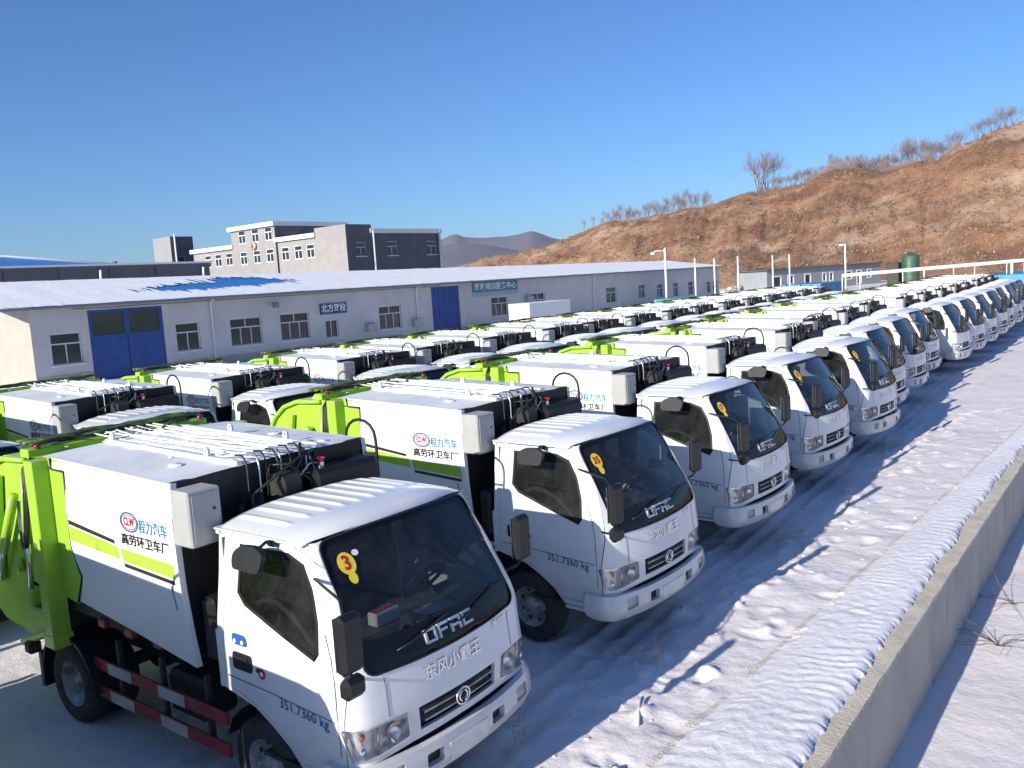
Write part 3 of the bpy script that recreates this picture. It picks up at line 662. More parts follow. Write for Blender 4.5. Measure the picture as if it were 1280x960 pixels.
    g.box(-4.0, -1.93, -.93, .93, 1.12, 2.40, M['dark']); g.box(-1.93, -1.90, -.96, .96, 1.08, 2.46, M['black'])
    body = part('refuse_body', g)
    def prints(s):
        g = G(); fmm = bodymap(s)
        def q(poly, m, o=.003): g.patch(poly, lambda x, z, oo=0: fmm(x, z, o+oo), M[m], (), .12, rim=.002)
        q([(-3.56, 1.975), (-2.75, 1.90), (-2.735, 1.795), (-3.56, 1.845)], 'limestripe'); q([(-2.70, 1.895), (-1.93, 1.865), (-1.92, 1.755), (-2.68, 1.79)], 'limestripe')
        q([(-3.56, 2.03), (-2.79, 1.95), (-2.785, 1.918), (-3.56, 1.99)], 'blackink'); q([(-2.67, 1.772), (-1.93, 1.737), (-1.93, 1.705), (-2.66, 1.74)], 'blackink')
        q([(-2.0, 1.69), (-1.985, 1.69), (-1.95, 1.5), (-1.965, 1.5)], 'greyink')
        part('stripe', g, body)
        if s > 0: return
        g = G(); cx, cz = -2.515, 2.135
        def ring(rx, ry, wd, m, o):
            pts = circle(cx, cz, rx, 28, ry); inn = circle(cx, cz, rx-wd, 28, ry-wd)
            g.patch(pts, lambda x, z, oo=0: fmm(x, z, o+oo), M[m], [inn], .1)
        ring(.14, .085, .015, 'blueink', .003); ring(.118, .064, .009, 'redink', .003)
        add_text(g, 'CLW', .095, lambda tx, ty, tz: fmm(cx+tx, cz+ty, .0045), M['redink'], 0, .003, .165)
        part('logo', g, body, skip='far')
        g = G(); add_bold(g, '程力汽车', .115, lambda tx, ty, tz, o: fmm(-2.165+tx, 2.115+ty, .0035+o), M['cyanink'], .0022, .41)
        add_bold(g, '高劳环卫车厂', .10, lambda tx, ty, tz, o: fmm(-2.31+tx, 1.98+ty, .0035+o), M['blackink'], .0034, .70)
        part('lettering', g, body, skip='far')
    for s in (-1, 1):
        g = G(); g.patch(BODY, bodymap(s), BW, (), .075, rim=.05); part('side_panel', g, body); prints(s)
        g = G(); g.patch([(-3.56, 2.45), (-3.80, 2.46), (-3.88, 2.45), (-3.94, 1.9), (-3.98, 1.28), (-3.62, 1.24), (-3.47, 1.52), (-3.585, 1.76), (-3.59, 2.1)], lambda x, z, o=0: (x, s*(.985+o), z), M['lime'], (), .1, rim=.03)
        g.tube([(-3.562, s*1.0, 2.45), (-3.585, s*1.0, 2.1), (-3.582, s*1.0, 1.77), (-3.46, s*1.0, 1.52), (-3.61, s*.99, 1.26)], .012, M['black'], 5); g.tube([(-3.82, s*.99, 2.55), (-3.79, s*1.0, 2.46), (-3.56, s*1.0, 2.455)], .012, M['black'], 5)
        part('corner_post', g, body)
        for x in (-3.3, -2.85, -2.4): g = G(); g.box(x-.06, x+.06, s*.90, s*.965, 1.07, 1.15, M['redtape'], .01); part('hinge', g, body, skip='far')
    # roof of the body: sheet with a low crown and raised longitudinal rails
    g = G()
    def rf(i, j):
        x = -1.885-i*(4.02-1.885); y = -.975+1.95*j; z = 2.495+.055*i+.025*(1-(abs(y)/.975)**2)
        return (x, y, z+.004*math.sin(i*40)*(abs(y) < .9)+.006*noise.noise((x*3, y*3, 0)))
    g.sheet(26, 24, rf, M['roofwhite']); g.box(-1.935, -1.885, -.97, .97, 2.39, 2.505, M['black'], fn=lambda v: (v[0], v[1], v[2]+(.022*(1-(v[1]/.97)**2) if v[2] > 2.45 else 0)))
    part('body_roof', g, body)
    zr = lambda x, y: 2.495+.055*(-1.885-x)/2.135+.025*(1-(y/.975)**2)
    for (yy, wd) in ((-.36, .03), (.46, .03)):
        g = G(); g.box(-4.0, -1.9, yy-wd, yy+wd, zr(-3, yy)-.03, zr(-3, yy)+.035, M['white'], .006, fn=lambda v: (v[0], v[1], v[2]+.0258*(-3-v[0])*-0+.0257*(-v[0]-3)))
        rl = part('roof_rail', g, body)
        for x in (-3.9, -2.35):
            if yy > 0 and x < -3: x = -3.2
            g = G(); z0 = zr(x, yy)+.03; g.patch(rounded([(x-.034, z0), (x+.034, z0), (x+.027, z0+.075), (x-.027, z0+.075)], .025, 3), lambda a, b, o=0: (a, yy-.012-o, b), M['white'], [circle(x, z0+.045, .013, 10)], .08, rim=.024)
            g.patch(rounded([(x-.034, z0), (x+.034, z0), (x+.027, z0+.075), (x-.027, z0+.075)], .025, 3), lambda a, b, o=0: (a, yy+.012+o, b), M['white'], [circle(x, z0+.045, .013, 10)], .08)
            part('lifting_lug', g, rl)
    rr = random.Random(3)
    g = G(); g.box(-3.98, -1.95, -.33, .43, zr(-3, 0)-.02, zr(-3, 0)+.012, M['bodywhite'], .004, fn=lambda v: (v[0], v[1], v[2]+.0257*(-v[0]-3))); part('pipe_tray', g, body)
    for k in range(8):      # hydraulic lines along the roof, bending down over the front
        y = -.30+.088*k+.015*rr.uniform(-1, 1); z = zr(-3, y)+.035; pts = [(-4.35, y+.05*rr.uniform(-1, 1), z+.04)]+[(-4.0+.3*q, y+.012*rr.uniform(-1, 1), z+.012*rr.uniform(-1, 1)+.0257*(4-.3*q-3)*1) for q in range(7)]
        xe = -1.95+.03*rr.uniform(-1, 1); pts += [(xe-.07, y-.01, z+.0), (xe+.04, y-.02, z+.005), (xe+.09, y-.03, z-.03), (xe+.115, y-.035, z-.09), (xe+.12, y-.04, z-.6), (xe+.11, y-.04, 1.35)]
        g = G(); g.tube(pts[:9], .009, M['bodywhite'], 5); g.tube(pts[8:], .0085, M['steel'] if k % 3 == 1 else M['hose'], 6)
        part('hydraulic_line', g, body)
    # a little snow caught between the lines
    g = G()
    for k in range(170):
        x = -4.2+2.2*rr.random()**1.3; y = rr.choice([rr.uniform(-.33, .42), rr.gauss(.0, .3)]); rock(g, x, y, zr(x, y)+.004, rr.uniform(.02, .09), snow_clean, k, .16)
    for k in range(26): rock(g, rr.uniform(-4.85, -4.6), rr.uniform(-.9, .9), 2.505, rr.uniform(.05, .16), snow_clean, k, .10)
    sc = part('snow_crust', g, body); sc['kind'] = 'stuff'
    # --- boxes and tanks between cab and body
    g = G(); g.box(-1.88, -1.64, -1.01, -.73, 2.03, 2.46, M['boxgrey'], .012); g.box(-1.637, -1.632, -.98, -.76, 2.06, 2.43, M['boxgrey']); g.tube([(-1.63, -.80, 2.3), (-1.62, -.80, 2.3)], .012, M['dark'], 6)
    part('control_box', g)
    g = G(); g.box(-1.86, -1.62, .18, .92, 1.2, 2.37, M['black'], .04); tk = part('water_tank', g)
    g = G(); g.lathe([(.0, .08), (.032, .08), (.036, .06), (.024, .04), (.024, 0)], (-1.74, .34, 2.37), M['purple'], 12, 'z'); g.lathe([(.028, 0), (.028, .05)], (-1.74, .34, 2.37), M['chrome'], 10, 'z')
    for a in range(5): an = a*2*math.pi/5; g.tube([(-1.74, .34, 2.45), (-1.74+.045*math.cos(an), .34+.045*math.sin(an), 2.452)], .009, M['red'], 5)
    part('valve_cap', g, tk)
    g = G(); g.tube([(-1.74, .30, 2.42), (-1.72, .2, 2.43), (-1.70, .08, 2.36), (-1.70, .02, 2.2), (-1.70, .0, 1.9), (-1.72, .0, 1.5)], .009, M['steel'], 5); part('breather_hose', g, tk, skip='far')
    g = G(); g.box(-1.88, -1.66, -.16, .10, 1.1, 2.40, M['dark'], .05); g.tube([(-1.72, -.35, 2.3), (-1.72, -.35, 1.1)], .05, M['black'], 8); g.tube([(-1.72, -.5, 2.25), (-1.70, -.52, 1.6), (-1.72, -.6, 1.1)], .025, M['hose'], 6)
    g.box(-1.8, -1.64, -.9, -.7, 1.1, 1.6, M['black'], .03)
    part('intake_stack', g)
    for k in range(5):
        g = G(); y0 = rr.uniform(-.2, .9); y1 = rr.uniform(-.6, .9); g.tube([(-1.9, y0, 2.2), (-1.84, y0, 2.43+.04*k), (-1.74, (y0*2+y1)/3, 2.47+.03*rr.random()), (-1.68, y1, 2.3), (-1.70, y1+.03, 1.6)], .013, M['hose'], 6); part('hose', g, skip='far' if k > 2 else None)
    # --- ladder hoop on the left of the body
    g = G(); lx = -1.93; arc = [(lx-.20, .985, 1.35), (lx-.20, .985, 2.0), (lx-.205, .985, 2.42)]+[(lx-.2*math.cos(a), .985, 2.50+.17*math.sin(a)) for a in [math.pi*k/8 for k in range(9)]]+[(lx+.205, .985, 2.42), (lx+.2, .985, 2.0), (lx+.2, .985, 1.35)]
    g.tube(arc, .015, M['black'], 7)
    la = part('ladder', g)
    for z in (2.36, 2.08, 1.80, 1.52):
        g = G(); g.tube([(lx-.2, .985, z), (lx+.2, .985, z)], .012, M['black'], 6); part('rung', g, la, skip='far')
    # --- rear loader
    g = G(); LM = M['lime']
    OUT = [(-4.02, 2.50), (-4.40, 2.51), (-4.85, 2.50), (-5.15, 2.42), (-5.38, 2.27), (-5.53, 2.08), (-5.62, 1.75), (-5.68, 1.30), (-5.60, .95), (-5.30, .78), (-4.75, .72), (-4.35, .74), (-4.02, .95)]
    for k in range(len(OUT)-1):          # skin wrapped round the outline
        a, b = OUT[k], OUT[k+1]; g.add([(a[0], -.93, a[1]), (b[0], -.93, b[1]), (b[0], .93, b[1]), (a[0], .93, a[1])], [(0, 1, 2, 3)], LM)
    g.box(-4.2, -4.02, -.9, .9, .9, 2.5, M['dark'])
    ld = part('rear_loader', g)
    for s in (-1, 1):
        g = G(); g.patch(OUT, lambda x, z, o=0: (x, s*(.96+o), z), LM, [[(-4.25, 1.25), (-4.32, 1.02), (-4.7, 1.0), (-4.62, 1.3)]], .12, rim=.04, hole_rim=.02)
        g.tube([(x, s*.985, z) for x, z in [(-4.35, 2.49), (-4.85, 2.47), (-5.13, 2.39), (-5.35, 2.24), (-5.49, 2.06), (-5.58, 1.75), (-5.64, 1.3), (-5.56, .98)]], .03, LM, 6)
        g.box(-5.1, -4.9, s*.97, s*1.03, 1.2, 2.3, LM, .01, fn=lambda v: (v[0]-.25*(v[2]-2.3)/1.1*-1, v[1], v[2])); g.lathe([(.07, 0), (.07, .04), (0, .04)] if s > 0 else [(.07, 0), (.07, -.04), (0, -.04)], (-4.75, s*.98, 1.42), LM, 14)
        part('side_plate', g, ld)
        g = G(); g.box(-4.04, -3.88, s*.96, s*1.13, .92, 2.54, LM, .008); g.box(-3.885, -3.55, s*.96, s*.985, 2.47, 2.55, LM, fn=lambda v: (v[0], v[1], v[2]-(.02 if v[0] > -3.7 else 0))); g.box(-4.05, -3.86, s*.95, s*1.14, .80, .93, LM, .01)
        part('pillar', g, ld)
        g = G(); g.tube([(-4.20, s*1.06, 2.40), (-4.30, s*1.06, 1.75)], .05, LM, 10); g.tube([(-4.30, s*1.06, 1.75), (-4.38, s*1.06, 1.25)], .026, M['chrome'], 8); g.box(-4.46, -4.30, s*.98, s*1.10, 1.12, 1.28, LM, .02); part('lift_cylinder', g, ld)
        g = G(); g.tube([(-4.55, s*1.04, 2.15), (-4.95, s*1.04, 1.55)], .045, LM, 10); g.tube([(-4.95, s*1.04, 1.55), (-5.15, s*1.04, 1.22)], .024, M['chrome'], 8); part('sweep_cylinder', g, ld)
        for k in range(3):
            g = G(); o = .03*k; g.tube([(-4.12-o, s*1.0, 2.53), (-4.10-o, s*1.09, 2.45), (-4.12-o, s*1.11, 2.0+o), (-4.20-o, s*1.11, 1.78-o), (-4.33-o, s*1.08, 1.72-o), (-4.42-o, s*1.05, 1.85), (-4.44-o, s*1.03, 2.1)], .012, M['hose'], 6); part('hose', g, ld, skip='far' if k else None)
        g = G(); g.box(-4.52, -4.14, s*.97, s*1.08, 1.02, 1.10, LM, .02); g.box(-4.8, -4.2, s*1.0, s*1.06, .72, .80, LM, .02, fn=lambda v: (v[0], v[1], v[2]+.35*(v[0]+4.5))); g.box(-4.62, -4.5, s*.98, s*1.1, .6, .72, M['dark'], .02); part('tipping_arm', g, ld)
        g = G(); g.lathe([(.0, .045), (.028, .04), (.032, .012), (.032, 0)], (-4.35, s*.86, 2.585), M['purple'], 12, 'z'); part('beacon', g, ld)
    g = G(); g.box(-4.52, -4.36, -.95, .95, 2.49, 2.58, LM, .012); cb = part('crossbeam', g, ld)
    for k in range(13):
        g = G(); y0 = rr.uniform(-.85, -.5); z0 = 2.59; pts = []; o = rr.uniform(-.22, .16)
        n_ = 9
        for q in range(n_):
            y = -.9+1.8*q/(n_-1)*(1 if k % 3 else .6); pts.append((-4.48+o+.05*math.sin(q*1.3+k), y+(0 if k % 3 else rr.uniform(0, .1)), z0+.015+.032*abs(math.sin(q*.9+k*1.7))))
        if k % 2: pts.append((-4.2, pts[-1][1]*.4, 2.60)); pts.append((-4.0, pts[-1][1]*.6, 2.62))
        g.tube(pts, .015, M['hose'] if k % 3 == 0 else M['ghose'], 6); part('hose', g, cb)
    if detail:
        g = G(); g.box(-4.3, -4.18, -.16, .12, 2.50, 2.61, M['steel'], .02); g.tube([(-4.24, .0, 2.6), (-4.2, .05, 2.64), (-4.1, .1, 2.6)], .010, M['hose'], 5); part('valve_block', g, ld, skip='far')
    g = G(); g.box(-5.72, -5.66, -.95, .95, .62, .78, M['dark'], .01)
    for y in (-.7, -.2, .3, .75): g.box(-5.725, -5.72, y-.1, y+.1, .63, .77, M['whitetape'])
    for s in (-1, 1): g.box(-5.75, -5.68, s*.72, s*.95, .80, .92, M['red'], .01)
    part('rear_bumper', g)
    return T
PROTO = make_truck(True)
KIDS = defaultdict(list)
def index_kids():
    KIDS.clear()
    for o in list(C.objects):
        if o.parent: KIDS[o.parent.name].append(o)
index_kids()

ROW1 = [(-4.326, 4.323, .035), (-4.584, 7.803, -.005), (-4.916, 11.285, -.001), (-5.275, 14.85, -.023), (-5.38, 18.08, -.028), (-6.08, 21.4, .0), (-6.44, 24.6, .028), (-7.0, 28.2, .0), (-6.83, 31.35, -.006),
        (-7.0, 34.4, .0), (-7.2, 37.6, .01), (-7.45, 40.9, -.01), (-7.75, 44.1, .0), (-7.95, 47.2, .01), (-8.3, 50.4, 0), (-8.6, 53.6, 0)]
ROW2 = [(-11.53, 6.42, .0), (-11.68, 9.12, .01), (-11.9, 12.0, -.01), (-12.15, 14.45, .0), (-12.4, 17.0, .01), (-12.65, 19.7, -.01), (-12.85, 21.9, .0), (-13.1, 24.6, .01), (-13.35, 27.35, 0), (-13.6, 29.8, .01), (-13.8, 32.5, 0), (-14.05, 35.2, -.01), (-14.3, 37.9, 0), (-14.5, 40.3, 0), (-14.7, 42.8, 0), (-14.9, 45.4, 0)]
ROW0 = [(-11.4, 3.6, 0), (-4.25, .1, 0), (-4.2, -3.5, 0), (-11.2, .6, 0)]  # last two are guessed off-frame trucks, added to shade the ground
ORD = ['first', 'second', 'third', 'fourth', 'fifth', 'sixth', 'seventh', 'eighth', 'ninth', 'tenth', 'eleventh', 'twelfth', 'thirteenth', 'fourteenth', 'fifteenth', 'sixteenth', 'seventeenth']
L1 = {0: 'white refuse truck with yellow sticker 3 on its windscreen, nearest of the front row',
      1: 'white refuse truck with yellow sticker 35 on its windscreen, second in the front row'}
trucks = []
def place(pos, label, group, skip=(), proto=None):
    t = proto or copy_tree(PROTO, None, skip); t.location = (pos[0], pos[1], 0); t.rotation_euler = (0, 0, pos[2]+(0 if len(trucks) < 5 else rnd.uniform(-.018, .018))); tag(t, label, 'truck', group); trucks.append(t); return t
GR = 'white and lime green refuse trucks parked in rows'
def add_sticker(t, num, extra=False):
    ws = [c for c in C.objects if c.parent == t and c.name.startswith('windscreen')][0]
    g = G(); cy, cz, r = -.61, 1.995, .068
    fm = lambda y, z, o=0: shell(fu(y, z), z, .004+o)
    g.patch(circle(cy, cz, r, 20, r*1.05), fm, M['yellow'], (), .05); g.patch(circle(cy+.004, cz-.092, .034, 14, .04), lambda y, z, o=0: fm(y, z, -.001+o), M['yellow'], (), .05)
    if extra: g.patch(circle(cy+.095, cz+.05, .028, 12, .02), fm, M['whiteink'], (), .05)
    add_text(g, num, .125 if len(num) < 2 else .09, lambda a, b, c: fm(cy+a, cz+b, .002), M['redink'], 0, .004)
    s = obj('sticker', g, ws); s['label'] = 'round yellow sticker with red %s' % num
for i, p in enumerate(ROW1):
    lab = L1.get(i) or '%s truck from the near end of the front row, facing the snowy lane' % ORD[i]
    t = place(p, lab, GR, () if i < 8 else ('far',), PROTO if i == 0 else None)
for t in trucks[3:]:      # front wheels left at slightly different angles, snow crust differs from truck to truck
    a = rnd.uniform(-.12, .12)
    for c in [q for q in C.objects if q.parent == t and q.name.startswith('wheel')]:
        if c.data.vertices[0].co.x > -2: 
            s_ = -1 if c.data.vertices[0].co.y < 0 else 1; pv_ = Vector((-1.17, s_*.78, 0)); rm = Matrix.Translation(pv_) @ Matrix.Rotation(a, 4, 'Z') @ Matrix.Translation(-pv_); c.matrix_local = rm
for i, num in ((0, '3'), (1, '35'), (2, '17'), (3, '8'), (4, '5')): add_sticker(trucks[i], num, i == 0)
# extra stickers on the door of the nearest truck
d0 = [c for c in C.objects if c.parent == trucks[0] and c.name.startswith('door') and not c.name.startswith('door_')][0]
g = G(); g.patch(rounded([(su(-1.37, 1.42), 1.42), (su(-1.20, 1.42), 1.42), (su(-1.17, 1.34), 1.34), (su(-1.36, 1.34), 1.34)], .05, 4), lambda a, b, o=0: shell(a, b, .004+o), M['blueink'], (), .1)
for x in (-1.33, -1.24): g.patch([(su(a, b), b) for a, b in circle(x, 1.365, .016, 10)], lambda a, b, o=0: shell(a, b, .006+o), M['whiteink'], (), .1)
obj('blue_sticker', g, d0)
g = G(); g.patch([(su(a, b), b) for a, b in circle(-1.02, 1.18, .04, 16)], lambda a, b, o=0: shell(a, b, .004+o), M['redink'], (), .1)
g.patch([(su(a, b), b) for a, b in circle(-1.02, 1.18, .018, 12)], lambda a, b, o=0: shell(a, b, .006+o), M['whiteink'], (), .1); obj('red_sticker', g, d0)
for i, p in enumerate(ROW2):
    lab = '%s truck from the left in the second row, in front of the long warehouse' % ORD[i+1]
    place(p, lab, GR, () if i < 4 else ('far',))
for i, p in enumerate(ROW0): place(p, ('refuse truck at the left end of the second row, cut off by the picture edge', 'refuse truck just outside the left edge, shading the truck with sticker 3', 'unseen refuse truck added to the front row beyond the edge to shade the snow', 'unseen refuse truck added to the second row beyond the left edge for shade')[i], GR, ())

t0 = trucks[-3]
arms = [c for c in C.objects if c.parent == t0 and c.name.startswith('mirror_arm')]      # the off-frame truck has its mirrors folded away
for c in [q for q in C.objects if q.parent in arms]+arms: bpy.data.objects.remove(c)
# ================================================================== BACKGROUND
wallm = mat('painted_render_grey', (.61, .585, .57), .8, noise_s=.5, col2=(.53, .51, .50), dirt=((.22, .20, .19), 1.2, .60, .4), bump=.2, bump_s=12, detail=8)
roofsnow = snow_clean
bluemetal = mat('blue_metal_roof', (.03, .22, .58), .4, noise_s=2, noise_a=.2)
bluedoor = mat('blue_door_paint', (.015, .075, .30), .5, noise_s=1.5, noise_a=.25)
pane_m = mat('dark_window_pane', (.02, .024, .03), .22, coat=.5)
frame_m = mat('white_window_frame', (.68, .69, .68), .5)
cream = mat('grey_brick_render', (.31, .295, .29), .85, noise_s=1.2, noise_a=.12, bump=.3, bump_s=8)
shadewall = mat('east_wall_shade_grey', (.10, .105, .12), .7, noise_s=.8, noise_a=.2, bump=.2, bump_s=10)  # dark tone puts the shade of east-facing walls into the colour
trimw = mat('white_cornice', (.72, .72, .70), .6)
WX = lambda y: -45.1-.035*y
WD = Vector((-.035, 1, 0)).normalized()
# --- long warehouse
wh = tag(empty('warehouse', (0, 0, 0)), 'long low grey warehouse with a snowy blue metal roof behind the trucks', 'warehouse')
wins = [(18.8, 20.35, 1.05, 2.64, 2), (25.7, 27.2, 1.05, 2.64, 2), (29.25, 31.5, 1.0, 2.64, 3), (32.9, 35.2, 1.0, 2.68, 3), (41.4, 43.6, 1.0, 2.63, 3), (54.0, 56.2, 1.05, 2.6, 3), (59.6, 61.6, .9, 2.65, 3), (71.9, 73.85, 1.1, 2.62, 2),
        (78.3, 79.8, 1.2, 2.6, 2), (82.3, 83.7, 1.05, 2.52, 2), (86.0, 87.3, 1.0, 2.53, 2), (89.7, 91.1, 1.0, 2.5, 2), (94.6, 95.7, 1.0, 2.3, 1), (96.2, 97.5, 1.05, 2.25, 2)]
def facade(g, y0, y1, z0, z1, holes, m, fx=WX, depth=.25):
    g.patch([(y0, z0), (y1, z0), (y1, z1), (y0, z1)], lambda y, z, o=0: (fx(y)+o, y, z), m, holes, 3.0, hole_rim=depth, smooth=False)
g = G(); rect = lambda a: [(a[0], a[2]), (a[1], a[2]), (a[1], a[3]), (a[0], a[3])]
doors = [(20.8, 25.0, 0.02, 3.7), (46.9, 50.1, .02, 3.75), (36.5, 37.6, .85, 2.02)]
facade(g, 17.9, 98.0, -.1, 4.02, [rect(a) for a in wins+doors], wallm)
g.add([(WX(18), 17.9, -.1), (WX(18)-15, 17.9+.5, -.1), (WX(18)-15, 17.9+.5, 4.0), (WX(18)-7.5, 18.15, 5.45), (WX(18), 17.9, 4.02)], [(4, 3, 2, 1, 0)], mat('cream_end_wall', (.40, .37, .325), .85, noise_s=1, noise_a=.1))
g.add([(WX(98), 98, -.1), (WX(98)-15, 98, -.1), (WX(98)-15, 98, 4.0), (WX(98)-7.5, 98, 5.2), (WX(98), 98, 4.02)], [(0, 1, 2, 3, 4)], wallm)
g.box(-61, -46.5, 18.3, 97.8, 0, 3.9, M['dark'], fn=lambda v: (v[0]-.035*(v[1]-18)*1.0, v[1], v[2]))
obj('wall', g, wh)
def window(parent, fx, a, n=2, frame=frame_m, name='window', deep=.2, transom=True):
    y0, y1, z0, z1 = a[:4]; g = G()
    def bx(a0, a1, b0, b1, o0=-deep+.0, o1=-deep+.07): g.box(o0, o1, a0, a1, b0, b1, frame, fn=lambda v: (v[0]+fx(v[1]), v[1], v[2]))
    t = .055
    bx(y0, y1, z0, z0+t); bx(y0, y1, z1-t, z1); bx(y0, y0+t, z0+t, z1-t); bx(y1-t, y1, z0+t, z1-t)
    zt = z0+(z1-z0)*.66 if transom else z1-t
    if transom: bx(y0+t, y1-t, zt-t*.6, zt+t*.6)
    for k in range(1, n): yy = y0+(y1-y0)*k/n; bx(yy-t*.5, yy+t*.5, z0+t, zt)
    if n == 3: yy = (y0+y1)/2; bx(yy-t*.5, yy+t*.5, zt, z1-t)
    w_ = obj(name, g, parent)
    g = G(); g.box(-.0, .10, y0-.06, y1+.06, z0-.07, z0-.005, trimw, fn=lambda v: (v[0]+fx(v[1]), v[1], v[2])); obj('sill', g, w_)
    ed = [y0+t+(y1-y0-2*t)*k/n for k in range(n+1)]
    for k in range(n):
        g = G(); g.box(-deep+.02, -deep+.035, ed[k], ed[k+1], z0+t, zt, pane_m, fn=lambda v: (v[0]+fx(v[1]), v[1], v[2])); obj('pane', g, w_)
    if transom:
        g = G(); g.box(-deep+.02, -deep+.035, y0+t, y1-t, zt, z1-t, pane_m, fn=lambda v: (v[0]+fx(v[1]), v[1], v[2])); obj('pane', g, w_)
    return w_
for a in wins: window(wh, WX, a, a[4])
window(wh, WX, doors[2], 2, transom=False)
fxb = lambda o: (lambda v: (v[0]+WX(v[1])+o, v[1], v[2]))
g = G(); g.box(-.16, -.10, 20.8, 25.0, .02, 2.35, bluedoor, fn=fxb(0)); 
for a, b, c, d in ((20.8, 25, 3.55, 3.7), (20.8, 21.0, 2.35, 3.55), (24.8, 25, 2.35, 3.55), (22.75, 23.05, 2.35, 3.55)): g.box(-.16, -.08, a, b, c, d, bluedoor, fn=fxb(0))
g.box(-.10, -.085, 22.87, 22.93, .02, 2.35, M['dark'], fn=fxb(0))
bd = obj('blue_door', g, wh)
for a, b in ((21.0, 22.75), (23.05, 24.8)): g = G(); g.box(-.14, -.12, a, b, 2.35, 3.55, pane_m, fn=fxb(0)); obj('pane', g, bd)
g = G(); g.box(-.18, -.10, 46.9, 50.1, .02, 3.75, bluedoor, fn=fxb(0)); 
for k in range(8): g.box(-.10, -.085, 46.95+.4*k, 46.99+.4*k, .05, 3.7, bluedoor, fn=fxb(0))
obj('roller_door', g, wh)
# roof: corrugated sheet with thick snow, patches of bare blue
roofm = bpy.data.materials.new('snow_on_blue_roof'); roofm.use_nodes = True
g = G(); NRX, NRY = 26, 1100
RY0, RY1 = 15.6, 98.4
def roofz(i): return 4.05+(5.55-4.05)*i
bare = lambda y, i: 0
vs = []
for j in range(NRY+1):
    y = RY0+(RY1-RY0)*j/NRY
    for i in range(NRX+1):
        t = i/NRX; x = WX(y)+.55-8.0*t; z = 4.02+(5.55-.004*(y-16))*0+1.5*t*(1-.0035*(y-16))+.012*(1 if j % 2 else -1)*(t < .25)
        vs.append((x, y, z))
g.add(vs, [(j*(NRX+1)+i, j*(NRX+1)+i+1, (j+1)*(NRX+1)+i+1, (j+1)*(NRX+1)+i) for j in range(NRY) for i in range(NRX)], bluemetal)
y0, y1 = RY0, RY1
g.add([(WX(y0)-7.45, y0, 5.52), (WX(y1)-7.45, y1, 5.1), (WX(y1)-15.6, y1, 3.9), (WX(y0)-15.6, y0, 4.0)], [(0, 3, 2, 1)], snow_clean)
g.add([(WX(y0)+.55, y0, 3.93), (WX(y1)+.55, y1, 3.93), (WX(y1)-.2, y1, 3.93), (WX(y0)-.2, y0, 3.93)], [(0, 3, 2, 1)], M['dark'])
obj('roof', g, wh)
g = G(); vs = []; fs = []; idx = {}
def cover(y, t):
    b = 0
    # snow has slid off in two places on the near half
    c = math.exp(-((y-(25.5+10*t))/5.4)**2)*math.exp(-((t-.45)/.22)**2)
    c2 = math.exp(-((y-(35.5-3*t))/3.6)**2)*math.exp(-((t-.6)/.26)**2)
    c = max(c, c2)
    return c*1.25+.28*noise.noise((y*.9, t*1.5, 0))+.42*noise.noise((y*2.6, t*.5, 2))+.2*noise.noise((y*9, t*.8, 2))
NRY2 = 1000; NRX2 = 30
for j in range(NRY2+1):
    y = RY0+(RY1-RY0)*j/NRY2
    for i in range(NRX2+1):
        t = i/NRX2; e = .05+.035*noise.noise((y*2.2, 0, 0))+.04*noise.noise((y*7, 1, 0)); tt = e*.25+t*(1-e*.25); x = WX(y)+.57-8.0*tt
        z = 4.02+1.5*tt*(1-.0035*(y-16))+.06+.02*noise.noise((x*.8, y*.8, 0))+.008*noise.noise((x*3, y*4, 0)); 
        if i == 0: z -= .05
        vs.append((x, y, z))
for j in range(NRY2):
    for i in range(NRX2):
        if cover(RY0+(RY1-RY0)*(j+.5)/NRY2, (i+.5)/NRX2) < .62: fs.append((j*(NRX2+1)+i, j*(NRX2+1)+i+1, (j+1)*(NRX2+1)+i+1, (j+1)*(NRX2+1)+i))
g.add(vs, fs, snow_roof, True); o = obj('roof_snow', g, wh); o['kind'] = 'stuff'
# signs
sg = tag(empty('school_sign'), 'small blue sign with white characters on the warehouse wall above a narrow window', 'sign')
g = G(); g.box(.03, .08, 36.1, 38.4, 2.42, 3.12, mat('sign_blue', (.02, .07, .19), .5), fn=fxb(0)); obj('board', g, sg)
g = G(); add_text(g, '北方驾校', .56, lambda a, b, c: (WX(37.25+a)+.085, 37.25+a, 2.77+b), M['whiteink'], 0, .012, 2.1); obj('lettering', g, sg)
sg = tag(empty('banner_sign'), 'long teal sign with white characters under the warehouse eave right of the roller door', 'sign')
g = G(); g.box(.03, .07, 51.7, 57.6, 3.1, 3.88, mat('sign_teal', (.05, .22, .30), .5), fn=fxb(0)); g.box(.03, .06, 51.7, 57.6, 2.75, 3.09, mat('sign_pale', (.35, .40, .45), .5), fn=fxb(0)); obj('board', g, sg)
g = G(); add_text(g, '驾驶培训服务中心', .62, lambda a, b, c: (WX(54.65+a)+.075, 54.65+a, 3.49+b), M['whiteink'], 0, .012, 5.5); obj('lettering', g, sg)
g = G(); g.tube([(WX(32.4), 32.4, 3.35), (WX(32.4)+.35, 32.4, 3.42)], .03, M['dark'], 6); g.box(.25, .5, 32.2, 32.6, 3.1, 3.45, M['grey'], .05, fn=fxb(0))
tag(obj('wall_lamp', g), 'small dark flood lamp on the warehouse wall over the third window', 'lamp')
for y in (28.0, 45.2, 69.5):
    g = G(); g.tube([(WX(y)+.5, y, 3.95), (WX(y)+.12, y, 3.7), (WX(y)+.09, y, .2), (WX(y)+.25, y, .08)], .055, trimw, 8); obj('downpipe', g, wh)
g = G(); g.box(.42, .6, 15.7, 98.3, 3.90, 4.0, M['grey'], fn=fxb(0)); obj('gutter', g, wh)
